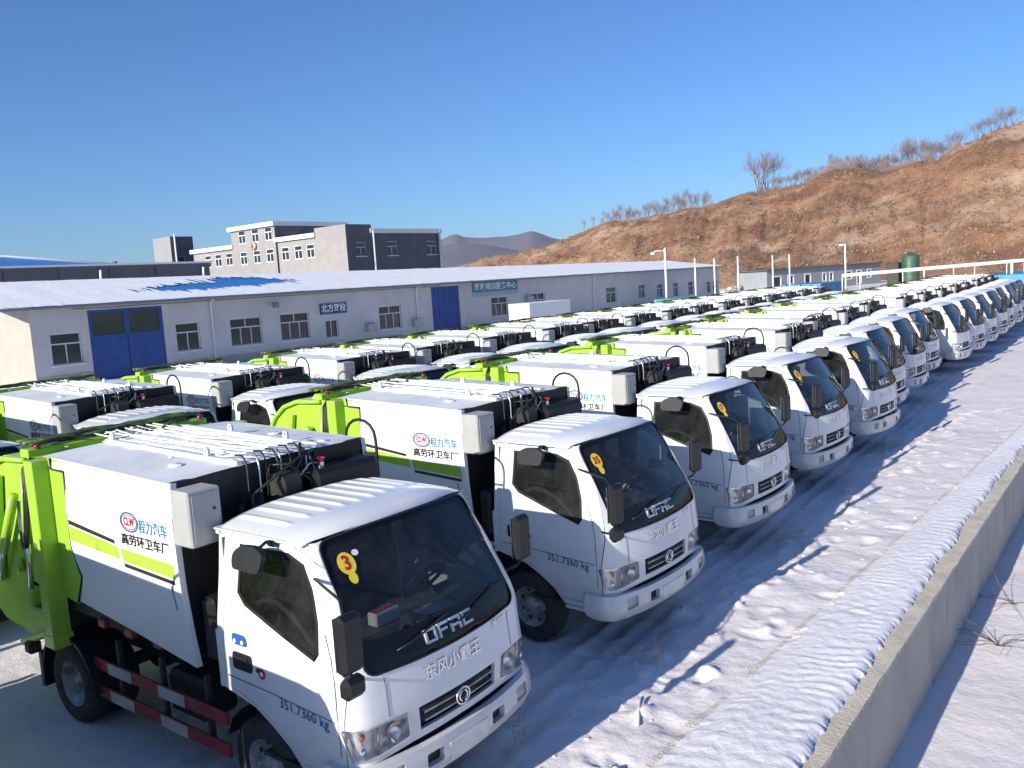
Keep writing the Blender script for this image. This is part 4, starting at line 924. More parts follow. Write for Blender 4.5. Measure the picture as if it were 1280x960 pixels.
g = G(); g.box(.0, .06, 17.9, 20.75, 0, .5, concrete, fn=fxb(0)); g.box(.0, .06, 25.05, 46.85, 0, .5, concrete, fn=fxb(0)); g.box(.0, .06, 50.15, 98, 0, .5, concrete, fn=fxb(0)); obj('plinth', g, wh)
for y in (40.0, 44.6, 58.6): g = G(); g.box(.05, .38, y, y+.85, 1.9 if y > 50 else .95, 2.45 if y > 50 else 1.5, M['boxgrey'], .02, fn=fxb(0)); g.tube([(WX(y)+.2, y, 1.2), (WX(y)+.12, y-.3, 1.3), (WX(y)+.02, y-.3, 2.4)], .02, trimw, 5); obj('air_conditioner', g, wh)
g = G(); g.tube([(WX(20+k*2)+.04, 20+k*2, 3.82-.03*(k % 2)) for k in range(15)], .012, M['dark'], 4); obj('cable', g, wh)
# trailer-like white truck box parked by the warehouse
g = G(); g.box(-42.2, -40.2, 50.4, 55.6, .8, 2.12, M['bodywhite'], .03); wb = tag(empty('box_trailer'), 'plain white box trailer parked in front of the warehouse wall', 'trailer'); obj('cargo_box', g, wb)
for y in (51.4, 54.6):
    for x in (-40.4, -42.0): g = G(); g.lathe([(.0, -.12), (.42, -.12), (.45, 0), (.42, .12), (0, .12)], (x, y, .45), M['rubber'], 16, 'x'); obj('wheel', g, wb)
g = G(); g.box(-42.0, -40.4, 50.5, 55.5, .5, .8, M['dark']); obj('chassis', g, wb)
# --- three storey building behind (sunlit south face and shaded east face coloured apart)
tb = tag(empty('office_building'), 'grey three storey building with white cornices rising behind the snowy warehouse roof', 'building')
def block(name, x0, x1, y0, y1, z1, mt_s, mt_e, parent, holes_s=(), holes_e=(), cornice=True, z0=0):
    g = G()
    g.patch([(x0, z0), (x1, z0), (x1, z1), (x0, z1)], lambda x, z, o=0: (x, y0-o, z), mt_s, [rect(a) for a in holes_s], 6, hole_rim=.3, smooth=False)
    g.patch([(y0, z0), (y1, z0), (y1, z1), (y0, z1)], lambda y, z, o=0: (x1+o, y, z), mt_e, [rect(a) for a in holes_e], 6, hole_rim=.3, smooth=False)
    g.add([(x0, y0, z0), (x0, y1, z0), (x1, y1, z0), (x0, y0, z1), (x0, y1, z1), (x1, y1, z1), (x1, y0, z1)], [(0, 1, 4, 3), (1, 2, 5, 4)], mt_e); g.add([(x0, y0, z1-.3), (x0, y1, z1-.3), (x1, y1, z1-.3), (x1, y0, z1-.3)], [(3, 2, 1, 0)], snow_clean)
    b = obj(name, g, parent)
    if cornice:
        g = G(); g.box(x0-.3, x1+.25, y0-.35, y0+.1, z1-.35, z1+.15, trimw); g.box(x1-.1, x1+.28, y0+.1, y1+.2, z1-.35, z1+.147, trimw); obj('cornice', g, b)
    return b
def winS(parent, x, z, w_=1.5, h_=1.6, y=63.0, fr=frame_m):
    g = G(); 
    def bx(a, b, c, d): g.box(a, b, y+.05, y+.16, c, d, fr)
    x0, x1, z0, z1 = x-w_/2, x+w_/2, z-h_/2, z+h_/2; t = .11
    bx(x0, x1, z0, z0+t); bx(x0, x1, z1-t, z1); bx(x0, x0+t, z0+t, z1-t); bx(x1-t, x1, z0+t, z1-t); bx(x0+t, x1-t, z0+h_*.6, z0+h_*.6+t); bx(x-t/2, x+t/2, z0+t, z0+h_*.6)
    o = obj('window', g, parent); g = G(); g.box(x0+t, x1-t, y+.12, y+.2, z0+t, z1-t, pane_m); obj('pane', g, o)
def winE(parent, yc, z, w_=1.5, h_=1.5, X=-75.1, fr=frame_m):
    fx = lambda y: X
    a = (yc-w_/2, yc+w_/2, z-h_/2, z+h_/2); return a
xw = lambda b: -63*math.tan(R(b))
hol = lambda x, z, w_=1.5, h_=1.6: (x-w_/2, x+w_/2, z-h_/2, z+h_/2)
wl_ = [(xw(58.36), 8.7), (xw(57.75), 8.65), ]; 
left_w = [(xw(b), 8.75) for b in (58.55, 57.95, 57.3)]; left_w += [(x, 5.4) for x, _ in left_w]
tow_w = [(xw(b), z) for b in (56.35, 55.55, 54.75) for z in (11.2, 8.65, 5.4)]
mid_w = [(xw(b), z) for b in (53.9, 53.1, 52.35) for z in (8.65, 5.4)]
b1 = block('left_wing', -106.3, -97.0, 63, 75, 10.3, cream, shadewall, tb, [hol(x, z) for x, z in left_w])
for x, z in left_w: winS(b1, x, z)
b2 = block('tower_block', -96.9, -87.8, 62.8, 73.6, 12.4, cream, shadewall, tb, [hol(x, z) for x, z in tow_w])
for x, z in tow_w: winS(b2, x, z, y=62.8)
b3 = block('middle_wing', -87.7, -80.6, 63, 75, 10.45, cream, shadewall, tb, [hol(x, z) for x, z in mid_w])
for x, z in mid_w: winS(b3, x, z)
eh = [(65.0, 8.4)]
b4 = block('corner_block', -80.5, -75.1, 62.9, 66.6, 11.1, cream, shadewall, tb, (), [(64.2, 65.7, 7.6, 9.1), (64.2, 65.7, 4.3, 5.8)], cornice=False)
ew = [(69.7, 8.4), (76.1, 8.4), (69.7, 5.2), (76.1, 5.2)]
b5 = block('right_wing', -88, -75.2, 66.7, 77.6, 10.5, cream, shadewall, tb, (), [(y-.85, y+.85, z-.8, z+.8) for y, z in ew])
FX = lambda y: -75.1
for z in (8.35, 5.05): window(b4, FX, (64.2, 65.7, z-.75, z+.75), 2)
FX2 = lambda y: -75.2
for y, z in ew: window(b5, FX2, (y-.85, y+.85, z-.8, z+.8), 2)
for y in (66.75, 77.4): g = G(); g.tube([(-75.0, y, 0), (-75.0, y, 10.5)], .14, trimw, 8); obj('downpipe', g, b5)
g = G(); g.lathe([(0, -.1), (.48, -.1), (.5, 0)], (xw(55.62), 62.7, 9.95), mat('brass_emblem', (.38, .24, .12), .5, metal=.3), 20, 'y'); g.lathe([(.28, -.16), (.34, -.11)], (xw(55.62), 62.7, 9.95), trimw, 16, 'y'); obj('wall_emblem', g, b2)
# --- dark long hall behind the left half of the warehouse
dh = tag(empty('dark_hall'), 'long hall, wall coloured dark as shaded, pale roof vents, behind the warehouse left end', 'building')
g = G(); g.box(-74, -62, 2, 38, 0, 6.72, shadewall);  # wall darkened in colour to stand for its shaded side
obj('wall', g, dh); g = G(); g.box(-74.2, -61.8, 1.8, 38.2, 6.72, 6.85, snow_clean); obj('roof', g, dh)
for y in (29.2, 37.2): g = G(); g.tube([(-61.7, y, 5.2), (-61.72, y+.1, 6.4)], .09, trimw, 8); obj('vent_pipe', g, dh)
for y in (23, 26.5, 30, 33.5): g = G(); g.box(-61.99, -61.97, y, y+.05, 0, 6.6, M['dark']); obj('panel_joint', g, dh)
# --- blue roofed hall farther left
bh = tag(empty('blue_roofed_hall'), 'hall with a bright blue metal roof at the far left, behind the dark hall', 'building')
g = G(); g.box(-104, -90, 8, 43, 0, 8, shadewall); obj('wall', g, bh)
g = G(); g.add([(-89.5, 7, 8.0), (-89.5, 44, 8.0), (-97, 36.5, 9.45), (-97, 12, 9.45), (-104.5, 44, 8.0), (-104.5, 7, 8)], [(0, 1, 2, 3), (1, 4, 2), (4, 5, 3, 2), (5, 0, 3)], bluemetal); 
obj('roof', g, bh); g = G(); g.tube([(-97, 12, 9.5), (-97, 36.5, 9.5), (-89.6, 43.9, 8.08)], .16, snow_clean, 6); obj('ridge_snow', g, bh)
# --- dark tower
tw = tag(empty('tower_building'), 'square tower block, lit face coloured pale, shaded face dark, left of the three storey building', 'building')
block('wall', -114.5, -110, 62, 65.3, 12.55, mat('sunlit_face_grey', (.27, .27, .28), .8, noise_s=1, noise_a=.06), shadewall, tw, (), [(63.0, 63.9, 8.9, 9.9)], cornice=False)  # sunlit and shaded tower faces get separate colours
window(tw, lambda y: -110, (63.0, 63.9, 8.9, 9.9), 1, transom=False); g = G(); g.tube([(-109.9, 62.6, 0), (-109.9, 62.6, 12.9)], .12, trimw, 6); obj('downpipe', g, tw)
# far chimneys / masts left
for (b, top) in ((66.1, 8.9), (63.8, 8.75)):
    x, y = -math.sin(R(b))*130, math.cos(R(b))*130; g = G(); g.tube([(x, y, 0), (x, y, top+1.0)], .35, mat('dull_brown_vent', (.16, .12, .10), .8), 8); g.box(x-.5, x+.5, y-1.5, y+1.5, top, top+.5, M['grey']); g.box(x-.5, x+.5, y-.8, y+.8, top-.9, top-.3, M['grey'])
    tag(obj('roof_vent', g), 'small dark roof vent %s behind the blue roof' % ('nearer the left edge' if b > 65 else 'nearer the dark tower'), 'vent')
# --- prefab site office
pf = tag(empty('prefab_office'), 'low grey prefabricated office row with small windows at the foot of the hill', 'building')
A = Vector((-48.5, 112, 0)); B = Vector((-42.0, 138.8, 0)); D = (B-A).normalized(); N = Vector((D.y, -D.x, 0)); Lp = (B-A).length
def pm(a, z, o=0): p = A+D*a+N*o; return (p.x, p.y, z)
prefm = mat('grey_panel_wall', (.30, .31, .33), .6, noise_s=1, noise_a=.1)
pw = [(1.2, 3.1, .5, 2.2), (4.6, 5.9, 1.0, 2.2), (8.4, 9.8, .9, 2.2), (12.6, 13.5, 1.0, 2.2), (14.3, 15.2, 1.0, 2.2), (18.5, 19.9, 1.0, 2.2), (21.2, 22.4, .2, 2.2), (24.0, 25, 1, 2.2)]
g = G(); g.patch([(0, 0), (Lp, 0), (Lp, 3), (0, 3)], lambda a, z, o=0: pm(a, z, o), prefm, [rect(a) for a in pw], 5, hole_rim=.12, smooth=False)
g.add([pm(0, 0), pm(0, 0, -5), pm(0, 3, -5), pm(0, 3), pm(Lp, 0), pm(Lp, 0, -5), pm(Lp, 3, -5), pm(Lp, 3)], [(0, 3, 2, 1), (4, 5, 6, 7), (1, 2, 6, 5)], prefm); obj('wall', g, pf)
g = G(); g.add([pm(-.3, 3.0, .3), pm(Lp+.3, 3.0, .3), pm(Lp+.3, 3.0, -5.3), pm(-.3, 3.0, -5.3), pm(-.3, 3.14, .3), pm(Lp+.3, 3.14, .3), pm(Lp+.3, 3.2, -5.3), pm(-.3, 3.2, -5.3)], [(4, 5, 6, 7), (0, 1, 5, 4), (0, 3, 2, 1), (1, 2, 6, 5), (3, 0, 4, 7)], M['darkgrey']); obj('roof', g, pf)
for a in pw:
    g = G(); t = .12
    for q in ((a[0]-.1, a[1]+.1, a[2]-.1, a[2]+t), (a[0]-.1, a[1]+.1, a[3]-t, a[3]+.1), (a[0]-.1, a[0]+t, a[2]+t, a[3]-t), (a[1]-t, a[1]+.1, a[2]+t, a[3]-t)): g.box(q[0], q[1], -.08, .04, q[2], q[3], frame_m, fn=lambda v: pm(v[0], v[2], v[1]))
    f_ = obj('window', g, pf); g = G(); g.box(a[0]+t, a[1]-t, -.09, -.07, a[2]+t, a[3]-t, pane_m, fn=lambda v: pm(v[0], v[2], v[1])); obj('pane', g, f_)
# --- green tank
tk = tag(empty('green_tank', (-35.4, 130.3, 0)), 'dark green cylindrical tank standing beside the prefabricated office', 'tank')
g = G(); gm = mat('green_tank_paint', (.05, .115, .065), .5, noise_s=1.5, noise_a=.3); g.lathe([(1.15, .3), (1.15, 3.7), (.9, 4.0), (.3, 4.12), (0, 4.12)], (0, 0, 0), gm, 28, 'z'); obj('shell', g, tk)
for z in (1.2, 2.4, 3.6): g = G(); g.lathe([(1.15, z), (1.2, z+.04), (1.15, z+.08)], (0, 0, 0), gm, 28, 'z'); obj('hoop', g, tk)
g = G(); g.lathe([(.3, 4.1), (.3, 4.3), (0, 4.33)], (0, 0, 0), M['dark'], 12, 'z'); obj('hatch', g, tk); g = G(); g.box(-2.9, -1.3, -1, 1, 0, 3.0, M['dark'], .05); obj('pump_box', g, tk)
# --- white gantry pipe
pb = tag(empty('white_gantry'), 'long white overhead pipe on posts crossing the far end of the lot', 'pipe rack')
wm = mat('white_gantry_paint', (.72, .73, .72), .5)
P0 = Vector((-math.sin(R(19.0))*112, math.cos(R(19.0))*112, 2.0)); P1 = Vector((-math.sin(R(8.0))*128, math.cos(R(8.0))*128, 2.5)); g = G()
P2 = P1+(P1-P0)*.6
g.box(0, 1, -.13, .13, -.2, .2, wm, fn=lambda v: tuple(P0+(P2-P0)*v[0]+Vector((0, v[1], v[2])))); obj('beam', g, pb)
for k in (0, .08, .28, .38, .52, .62, .775, .80, .86, 1.0, 1.2, 1.5):
    p = P0+(P1-P0)*k; g = G(); r_ = .16 if k in (.80,) else .06; g.tube([(p.x, p.y, 0), (p.x, p.y, p.z-.2)], r_, wm, 8); obj('post', g, pb)
# --- lamp poles and bare posts
def pole(b, dist, h, lamp, label):
    x, y = -math.sin(R(b))*dist, math.cos(R(b))*dist; t = tag(empty('lamp_post' if lamp else 'white_post', (x, y, 0)), label, 'lamp post' if lamp else 'post', 'white posts beyond the far end of the trucks')
    g = G(); g.tube([(0, 0, 0), (0, 0, h)], .13 if lamp else .10, wm, 10, r2=.10 if lamp else .08); obj('pole', g, t); g = G(); g.box(-.2, .2, -.2, .2, 0, .12, M['grey'], .02); obj('base_plate', g, t)
    if lamp:
        g = G(); g.tube([(0, 0, h-.3), (-.9, -.3, h-.25), (-1.1, -.35, h-.4)] if lamp == 1 else [(0, 0, h-.1), (-.3, -.1, h-.1)], .045, wm, 6); obj('arm', g, t)
        g = G(); o = (-1.15, -.38) if lamp == 1 else (-.42, -.1); g.box(o[0]-.28, o[0]+.2, o[1]-.14, o[1]+.14, h-.62 if lamp == 1 else h-.25, h-.38 if lamp == 1 else h-.02, wm, .05); obj('lamp_head', g, t)
pole(29.65, 91, 6.2, 1, 'white lamp post with a side arm, in front of the warehouse near its far end')
pole(27.8, 92, 5.0, 0, 'white post just right of the armed lamp post by the warehouse end')
pole(26.6, 100, 4.9, 0, 'white post at the far corner of the warehouse')
pole(25.15, 100, 5.0, 0, 'white post standing alone left of the prefabricated office')
pole(23.05, 108, 4.9, 0, 'white post before the left end of the prefabricated office')
pole(22.05, 108, 4.9, 0, 'white post before the left third of the prefabricated office')
pole(18.8, 122, 5.9, 2, 'white lamp post with a small lamp head, beside the green tank')
# blue sheet covered ground patch and blue tarp
g = G(); bm_ = mat('blue_tarpaulin', (.05, .28, .50), .6, noise_s=1, noise_a=.25, bump=.4, bump_s=3)
g.sheet(30, 12, lambda i, j: (-25+22*i, 117+16*j, .9+.12*noise.noise((i*6, j*5, 0))), bm_); g.add([(-25, 117, 0), (-3, 117, 0), (-3, 117, .9), (-25, 117, .9)], [(0, 1, 2, 3)], bm_); g.add([(-25, 117, 0), (-25, 133, 0), (-25, 133, .9), (-25, 117, .9)], [(3, 2, 1, 0)], bm_)
tag(obj('blue_tarp', g), 'flat blue tarpaulin covering a low stack at the far end of the front row', 'tarpaulin')
g = G(); g.sheet(20, 6, lambda i, j: (-43+5*i, 103+8*j, 1.25+.1*noise.noise((i*6, j*5, 3))), bm_); g.add([(-43, 103, 0), (-38, 103, 0), (-38, 103, 1.25), (-43, 103, 1.25)], [(0, 1, 2, 3)], bm_); g.add([(-38, 103, 0), (-38, 111, 0), (-38, 111, 1.25), (-38, 103, 1.25)], [(0, 1, 2, 3)], bm_)
tag(obj('blue_tarp', g), 'small blue tarpaulin over a stack in front of the prefabricated office', 'tarpaulin')
g = G(); tm = mat('teal_tarpaulin', (.10, .32, .36), .6, noise_s=1, noise_a=.2); g.box(-44.8, -42.2, 76, 84, .0, 1.15, tm, .1, fn=lambda v: (v[0], v[1], v[2]+.12*noise.noise((v[0]*.7, v[1]*.7, 0)))); tag(obj('teal_tarp', g), 'pale teal tarpaulin over a stack beside the far warehouse wall', 'tarpaulin')
# building rubble between the warehouse end and the prefab
g = G()
for k in range(260): a = rnd.gauss(0, 1); p = Vector((-52.5+a*2.2, 118+rnd.gauss(0, 2.5), 0)); rock(g, p.x, p.y, .3+rnd.random()*1.1*max(0, 1-abs(a)/2), rnd.uniform(.12, .4), M['bodywhite'] if rnd.random() < .5 else cream, k)
tag(obj('rubble', g), kind='stuff', label='low heap of pale rubble at the foot of the hill')

# ================================================================== HILL
def pol(b, d): return Vector((-math.sin(R(b))*d, math.cos(R(b))*d))
ridge = [(-40, .2, 210), (-20, .8, 215), (-5, 5.0, 225), (4, 7.6, 235), (9.42, 7.04, 245), (12.57, 5.8, 250), (13.73, 5.15, 252), (16.71, 5.09, 258), (18.2, 5.45, 262), (19.3, 5.45, 264), (20.94, 4.86, 268), (24.07, 4.27, 275), (27.75, 3.73, 284), (30.58, 3.24, 292), (33.44, 3.19, 300), (35.42, 2.72, 308), (37.39, 1.9, 318), (39.48, 1.65, 330), (41.59, 1.40, 345), (43.69, 1.1, 365), (46, .5, 390), (50, 0, 420)]
def hill_at(b):
    for i in range(len(ridge)-1):
        if b <= ridge[i+1][0]:
            k = max(0, (b-ridge[i][0])/(ridge[i+1][0]-ridge[i][0])); el = ridge[i][1]+(ridge[i+1][1]-ridge[i][1])*k; d = ridge[i][2]+(ridge[i+1][2]-ridge[i][2])*k; return el, d
    return ridge[-1][1], ridge[-1][2]
def base_d(b): return lerp(b, [(-40, 120), (0, 150), (10, 158), (20, 160), (30, 168), (40, 215), (50, 300)])
def hill_pt(b, t):
    el, d = hill_at(b); db = base_d(b); H = CAMH+d*math.tan(R(el)); dd = db+(d-db)*t; p = pol(b, dd)
    if t <= 1:
        t_ = max(0, t); pr = t_**.85*.55+.45*(3*t_*t_-2*t_*t_*t_); z = H*pr
    else: z = H*(1-.25*(t-1))
    gul = noise.noise((b*.45, t*.8, 0)); e = min(1, t*4)*min(1, max(0, 1.02-t)*6+(.12 if t < 1.3 else .5))
    f = noise.fractal((p.x*.045, p.y*.045, 0), .9, 2.1, 5)
    z += e*(2.6*gul+2.0*f-.75*(1-min(1, abs(noise.noise((b*1.1+t*2.1+.5*f, t*1.6, 7)))*4))*math.sin(min(1, max(0, t))*math.pi)+1.4*abs(noise.noise((p.x*.12, p.y*.12, 4)))+.5*noise.noise((p.x*.4, p.y*.4, 5)))
    return (p.x, p.y, z)
hm = bpy.data.materials.new('dry_hillside'); hm.use_nodes = True; n_ = hm.node_tree.nodes; L_ = hm.node_tree.links; b_ = n_['Principled BSDF']; b_.inputs['Roughness'].default_value = .95; b_.inputs['Specular IOR Level'].default_value = .1
tc = n_.new('ShaderNodeTexCoord')
def nz(sc, det=8, ro=.6, vec=None):
    t = n_.new('ShaderNodeTexNoise'); t.inputs['Scale'].default_value = sc; t.inputs['Detail'].default_value = det; t.inputs['Roughness'].default_value = ro; L_.new(tc.outputs['Object'], t.inputs['Vector']); return t
r1 = n_.new('ShaderNodeValToRGB'); t1 = nz(.055); L_.new(t1.outputs['Fac'], r1.inputs['Fac'])
cr = r1.color_ramp; cr.elements[0].position = .32; cr.elements[0].color = (.20, .12, .085, 1); cr.elements[1].position = .72; cr.elements[1].color = (.40, .29, .18, 1)
for ps, cl in ((.42, (.26, .14, .088, 1)), (.52, (.36, .20, .125, 1)), (.60, (.40, .265, .16, 1))): e = cr.elements.new(ps); e.color = cl
t2 = nz(.6, 10, .75); r2 = n_.new('ShaderNodeMapRange'); r2.inputs['From Min'].default_value = .3; r2.inputs['From Max'].default_value = .7; r2.inputs['To Min'].default_value = .70; r2.inputs['To Max'].default_value = 1.25; L_.new(t2.outputs['Fac'], r2.inputs['Value'])
mx = n_.new('ShaderNodeVectorMath'); mx.operation = 'SCALE'; L_.new(r1.outputs['Color'], mx.inputs[0]); L_.new(r2.outputs[0], mx.inputs['Scale'])
# bare pale scars on the slope
t3 = nz(.035, 7, .6); r3 = n_.new('ShaderNodeMapRange'); r3.inputs['From Min'].default_value = .57; r3.inputs['From Max'].default_value = .63; r3.inputs['To Max'].default_value = .8; L_.new(t3.outputs['Fac'], r3.inputs['Value'])
x3 = n_.new('ShaderNodeMix'); x3.data_type = 'RGBA'; x3.inputs['B'].default_value = (.50, .355, .25, 1); L_.new(mx.outputs[0], x3.inputs['A']); L_.new(r3.outputs[0], x3.inputs['Factor']); L_.new(x3.outputs['Result'], b_.inputs['Base Color'])
bu = n_.new('ShaderNodeBump'); bu.inputs['Strength'].default_value = 1; bu.inputs['Distance'].default_value = .6; t4 = nz(1.1, 9, .7); L_.new(t4.outputs['Fac'], bu.inputs['Height']); L_.new(bu.outputs[0], b_.inputs['Normal'])
g = G(); NB, NT = 620, 90
BB = [-40+90*(i/NB)**.8 for i in range(NB+1)]
vs = [hill_pt(b, -.02+1.75*j/NT) if j else (*pol(b, base_d(b)-2), -.5) for j in range(NT+1) for b in BB]
g.add(vs, [(j*(NB+1)+i, (j+1)*(NB+1)+i, (j+1)*(NB+1)+i+1, j*(NB+1)+i+1) for j in range(NT) for i in range(NB)], hm, True)
tag(obj('hill', g), kind='structure', label='steep brown hillside with dry scrub and pale bare scars')
# scrub on the slope
scm = [mat('brown_scrub', (.25, .155, .10), .95, noise_s=.08, col2=(.33, .215, .13)), mat('grey_scrub', (.24, .175, .15), .95), mat('straw_grass', (.42, .30, .17), .95), mat('rust_scrub', (.33, .18, .11), .95)]
g = G(); rs = random.Random(11)
for k in range(26000):
    b = rs.uniform(-6, 47); t = rs.uniform(.02, 1.02); 
    if t > 1: t = .99+.02*rs.random()
    p = Vector(hill_pt(b, t)); q = noise.noise((p.x*.05, p.y*.05, 8)); sz = rs.uniform(.25, .75)*(1.2 if rs.random() < .1 else 1); mm = scm[min(3, max(0, int((q+.5)*4+rs.uniform(-.8, .8))))]
    for j in range(6):
        a = rs.uniform(0, 6.28); l = sz*rs.uniform(.6, 1.2); o = Vector((math.cos(a)*sz*.35, math.sin(a)*sz*.35, -.1)); tip = p+o+Vector((math.cos(a)*l*.45, math.sin(a)*l*.45, l*.8)); sd = Vector((-math.sin(a), math.cos(a), 0))*sz*.16
        g.add([p+o*.4-sd, p+o*.4+sd, tip], [(0, 1, 2)], mm)
tag(obj('hill_scrub', g), kind='stuff', label='dry brown scrub and grass scattered over the hillside')
# bare trees on the ridge
bark = mat('grey_bark', (.20, .16, .145), .95, noise_s=2, noise_a=.3); twig = mat('reddish_twigs', (.27, .205, .19), .95)
def tree_mesh(seed, h, bushy):
    rr = random.Random(seed); gt, gc = G(), G()
    def br(p, d, l, r, lv):
        n = 3; pts = [p]
        for k in range(n): d = (d+Vector((rr.uniform(-1, 1), rr.uniform(-1, 1), rr.uniform(-.3, .6)))*.16).normalized(); pts.append(pts[-1]+d*l/n)
        (gt if lv == 0 else gc).tube(pts, r, bark if lv < 2 else twig, 5 if lv == 0 else 3, caps=False, r2=r*.6)
        if lv < 5:
            for k in range(3 if lv < 3 else 4):
                a = rr.uniform(0, 6.28); sp = rr.uniform(.35, .85); u = d.orthogonal().normalized(); v = d.cross(u); nd = (d+(u*math.cos(a)+v*math.sin(a))*sp+Vector((0, 0, .12))).normalized()
                br(pts[-1] if k < 2 else pts[2], nd, l*rr.uniform(.62, .92), r*.56, lv+1)
    if bushy:
        for k in range(4): a = rr.uniform(0, 6.28); br(Vector((.2*math.cos(a), .2*math.sin(a), -.3)), Vector((math.cos(a)*.4, math.sin(a)*.4, 1)).normalized(), h*.26, .09, 1)
        gt.tube([(0, 0, -.4), (0, 0, h*.2)], .12, bark, 6)
    else: br(Vector((0, 0, -.5)), Vector((0, 0, 1)), h*.26, .12, 0)
    return mesh('trunk', gt), mesh('crown', gc)
TM = [tree_mesh(s, 1.0*8, b) for s, b in ((1, False), (2, False), (3, True), (4, False), (5, True))]
def tree(b, t, sc, k, label, group, cat='tree', name='bare_tree'):
    p = hill_pt(b, t); o = tag(empty(name, p, rs.uniform(0, 6)), label, cat, group); o.scale = (sc*1.5, sc*1.5, sc*1.6)
    for nm, me in zip(('trunk', 'crown'), TM[k]): link(nm, me, o)
GT = 'bare grey trees along the hill ridge'
lab = 'bare grey tree in the line of trees along the hill ridge'
for b in [34.7, 34.1]: tree(b, .99, .45, 0, lab, GT)
for i in range(52): tree(33.4-(33.4-26.7)*i/51+rs.uniform(-.2, .2), rs.uniform(.97, 1.14), rs.uniform(.30, .62)*(1+.25*(i/51)), rs.choice((0, 1, 3)), lab, GT)
tree(23.75, .98, 1.35, 2, 'largest bare tree on the ridge, broad and bushy, standing forward of the rest', None); tree(23.2, .99, 1.15, 4, 'second broad bare tree on the ridge, close beside the largest one', None)
for i in range(8): tree(22.7-i*.28+rs.uniform(-.08, .08), .99, rs.uniform(.3, .5), rs.choice((2, 4)), lab, GT)
for i in range(30): tree(20.3-(20.3-12.9)*i/29+rs.uniform(-.15, .15), rs.uniform(.98, 1.08), rs.uniform(.35, .75)*(1.15 if i > 15 else .8), rs.choice((0, 2, 4, 1)), lab, GT)
for i in range(6): tree(11.7-i*.35, 1.0, rs.uniform(.4, .6), rs.choice((2, 4)), lab, GT)
g = G()
for k in range(600): a, bb = rs.uniform(0, 6.28), rs.uniform(-.2, 1); r_ = 1.3*rs.random()**.4; p = Vector((r_*1.8*math.cos(a), r_*math.sin(a), r_*bb+.3)); q = Vector((rs.uniform(-1, 1), rs.uniform(-1, 1), rs.uniform(-1, 1)))*.25; g.add([p, p+q, p+Vector((q.y, q.z, q.x))], [(0, 1, 2)], mat('evergreen_leaves', (.04, .055, .025), .8) if k == 0 else bpy.data.materials['evergreen_leaves'])
o = obj('evergreen_bush', g); o.location = hill_pt(17.55, .99); o.scale = (1.3,)*3; tag(o, 'dark green bush among the bare trees on the ridge', 'bush')
g = G()
for k in range(9000):
    u_ = rs.random(); b = 21.0-8.4*u_ if k % 3 else (34.5-8*u_ if k % 2 else 24.5-3*u_); p = Vector(hill_pt(b, rs.uniform(.97, 1.10))); h = rs.uniform(.8, 3.4)*(.45+.75*abs(noise.noise((b*1.3, 0, 0)))*2)*(1 if k % 3 else .6); l = Vector((rs.uniform(-.5, .5), rs.uniform(-.5, .5), 1))*h; s_ = pol(b+90, .035)
    g.add([p-s_.to_3d()-Vector((0, 0, .3)), p+s_.to_3d()-Vector((0, 0, .3)), p+l], [(0, 1, 2)], twig)
    for q in range(3): m_ = p+l*rs.uniform(.3, .8); g.add([m_, m_+Vector((0, 0, .06)), m_+Vector((rs.uniform(-.7, .7), rs.uniform(-.7, .7), rs.uniform(.3, .8)))*h*.4], [(0, 1, 2)], twig)
tag(obj('ridge_brush', g), kind='stuff', label='thin grey brush lining the top of the hill')
# ragged treetops of a far wood below the mountains
g = G()
for k in range(900):
    b = rs.uniform(42.2, 46); d = 420+rs.uniform(-20, 60); p = pol(b, d); h = rs.uniform(5, 12); s_ = rs.uniform(.4, 1.0)
    for j in range(5): a = rs.uniform(0, 6.28); zz = h*(.3+.14*j); g.add([(p.x-s_*math.cos(a), p.y-s_*math.sin(a), zz-h*.3), (p.x+s_*math.cos(a), p.y+s_*math.sin(a), zz-h*.25), (p.x, p.y, zz+h*.15)], [(0, 1, 2)], twig)
tag(obj('far_wood', g), kind='stuff', label='hazy leafless wood at the foot of the far mountains')
# mountains
mm = mat('haze_tinted_mountain_rock', (.105, .095, .12), .95, noise_s=.002, col2=(.15, .13, .15), detail=10)  # rock colour tinted blue for distance haze
def mountain(pts, d, seed):
    g = G(); B0, B1 = pts[0][0], pts[-1][0]; N1 = 260; K = 26; vs = []
    for j in range(K+1):
        t = j/K
        for i in range(N1+1):
            b = B0+(B1-B0)*i/N1; el = lerp(b, pts); H = d*math.tan(R(el)); dd = d-900*(1-t); p = pol(b, dd); f = noise.ridged_multi_fractal((p.x*.0016, p.y*.0016, seed), .9, 2.1, 6, .9, 2) if 0 < t < 1 else 1.2
            vs.append((p.x, p.y, max(-5, (H*t**1.15)*(1+.16*(f-1.2)*(1-t)*2.2)-5*(1-t))))
    for i in range(N1+1): b = B0+(B1-B0)*i/N1; p = pol(b, d+500); vs.append((p.x, p.y, -5))
    g.add(vs, [(j*(N1+1)+i, j*(N1+1)+i+1, (j+1)*(N1+1)+i+1, (j+1)*(N1+1)+i) for j in range(K+1) for i in range(N1)], mm, True); return g
m1 = [(10, 3.0), (25, 2.4), (35.8, 2.38), (36.82, 2.65), (37.58, 3.0), (38.14, 3.19), (38.88, 3.03), (39.66, 2.93), (41.48, 2.94), (42.51, 3.05), (42.97, 3.28), (43.44, 3.21), (43.92, 2.98), (44.6, 2.92), (48, 2.2), (55, 2.0), (62, 1.2), (75, 1.5)]
m2 = [(10, 1.5), (30, 1.0), (37.4, 1.55), (38.94, 1.96), (40.22, 2.3), (41.51, 2.58), (42.79, 2.7), (44.35, 2.6), (48, 1.6), (60, .8), (75, .9)]
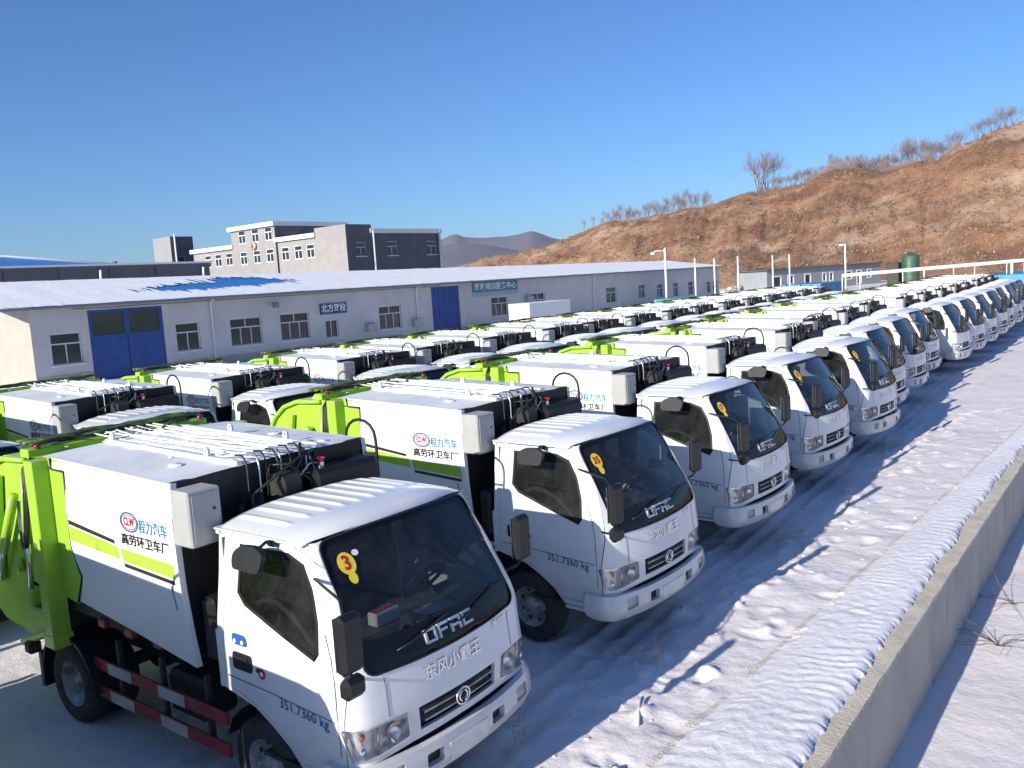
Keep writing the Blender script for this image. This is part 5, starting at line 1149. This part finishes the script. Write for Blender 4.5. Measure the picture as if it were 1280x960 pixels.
tag(obj('far_mountains', mountain(m1, 3000, 1)), kind='structure', label='blue hazy mountains on the horizon'); tag(obj('near_mountains', mountain(m2, 2300, 5)), kind='structure', label='darker blue mountain shoulder in front of the far range')

# ================================================================== SMALL THINGS BY THE WALL
rb = random.Random(21)
for (cx, cy, n, lb) in ((-2.12, 11.4, 14, 'thin bare bramble lying on the low snow beside the wall base, nearest the camera'), (-2.22, 12.9, 10, 'thin bare bramble on the low snow farther along the wall base')):
    t = tag(empty('bramble', (cx, cy, -.9)), lb, 'bramble'); 
    for k in range(n):
        a = rb.uniform(0, 6.28); d = Vector((math.cos(a), math.sin(a), rb.uniform(.3, .9))); p = Vector((0, 0, 0)); pts = [p.copy()]
        for q in range(7): d = (d+Vector((rb.uniform(-1, 1), rb.uniform(-1, 1), rb.uniform(-.9, .2)))*.35).normalized(); p = p+d*.085; p.z = max(p.z, .02); pts.append(p.copy())
        g = G(); g.tube(pts, .005, bark, 4, r2=.002); obj('stem', g, t)
for (cx, cy, lb) in ((-4.28, 7.0, 'dry weed stalk poking out of the snow before the truck with sticker 35'), (-4.42, 5.1, 'dry weed stalk in the snow just ahead of the truck with sticker 3'), (-4.62, 13.5, 'dry weed stalk in the snow before the fourth truck of the front row')):
    t = tag(empty('dry_weed', (cx, cy, 0)), lb, 'weed'); 
    for k in range(3):
        g = G(); pts = [Vector((rb.uniform(-.03, .03), rb.uniform(-.03, .03), 0))]
        for q in range(5): pts.append(pts[-1]+Vector((rb.uniform(-.02, .02), rb.uniform(-.02, .02), .06)))
        g.tube(pts, .0028, scm[2], 4)
        for q in range(14): p = pts[2+q % 4]; g.add([p, p+Vector((rb.uniform(-.03, .03), rb.uniform(-.03, .03), .03)), p+Vector((rb.uniform(-.015, .015), rb.uniform(-.015, .015), .01))], [(0, 1, 2)], scm[2])
        obj('stalk', g, t)

# ================================================================== AIR
hz = bpy.data.materials.new('thin_haze'); hz.use_nodes = True; nn = hz.node_tree.nodes; nn.remove(nn['Principled BSDF']); pv = nn.new('ShaderNodeVolumePrincipled'); pv.inputs['Density'].default_value = .00007; pv.inputs['Color'].default_value = (.70, .80, .95, 1); pv.inputs['Anisotropy'].default_value = 0
hz.node_tree.links.new(pv.outputs[0], nn['Material Output'].inputs['Volume'])
g = G(); g.box(-3600, 3600, -120, 3600, -8, 175, hz); tag(obj('haze', g), kind='stuff')
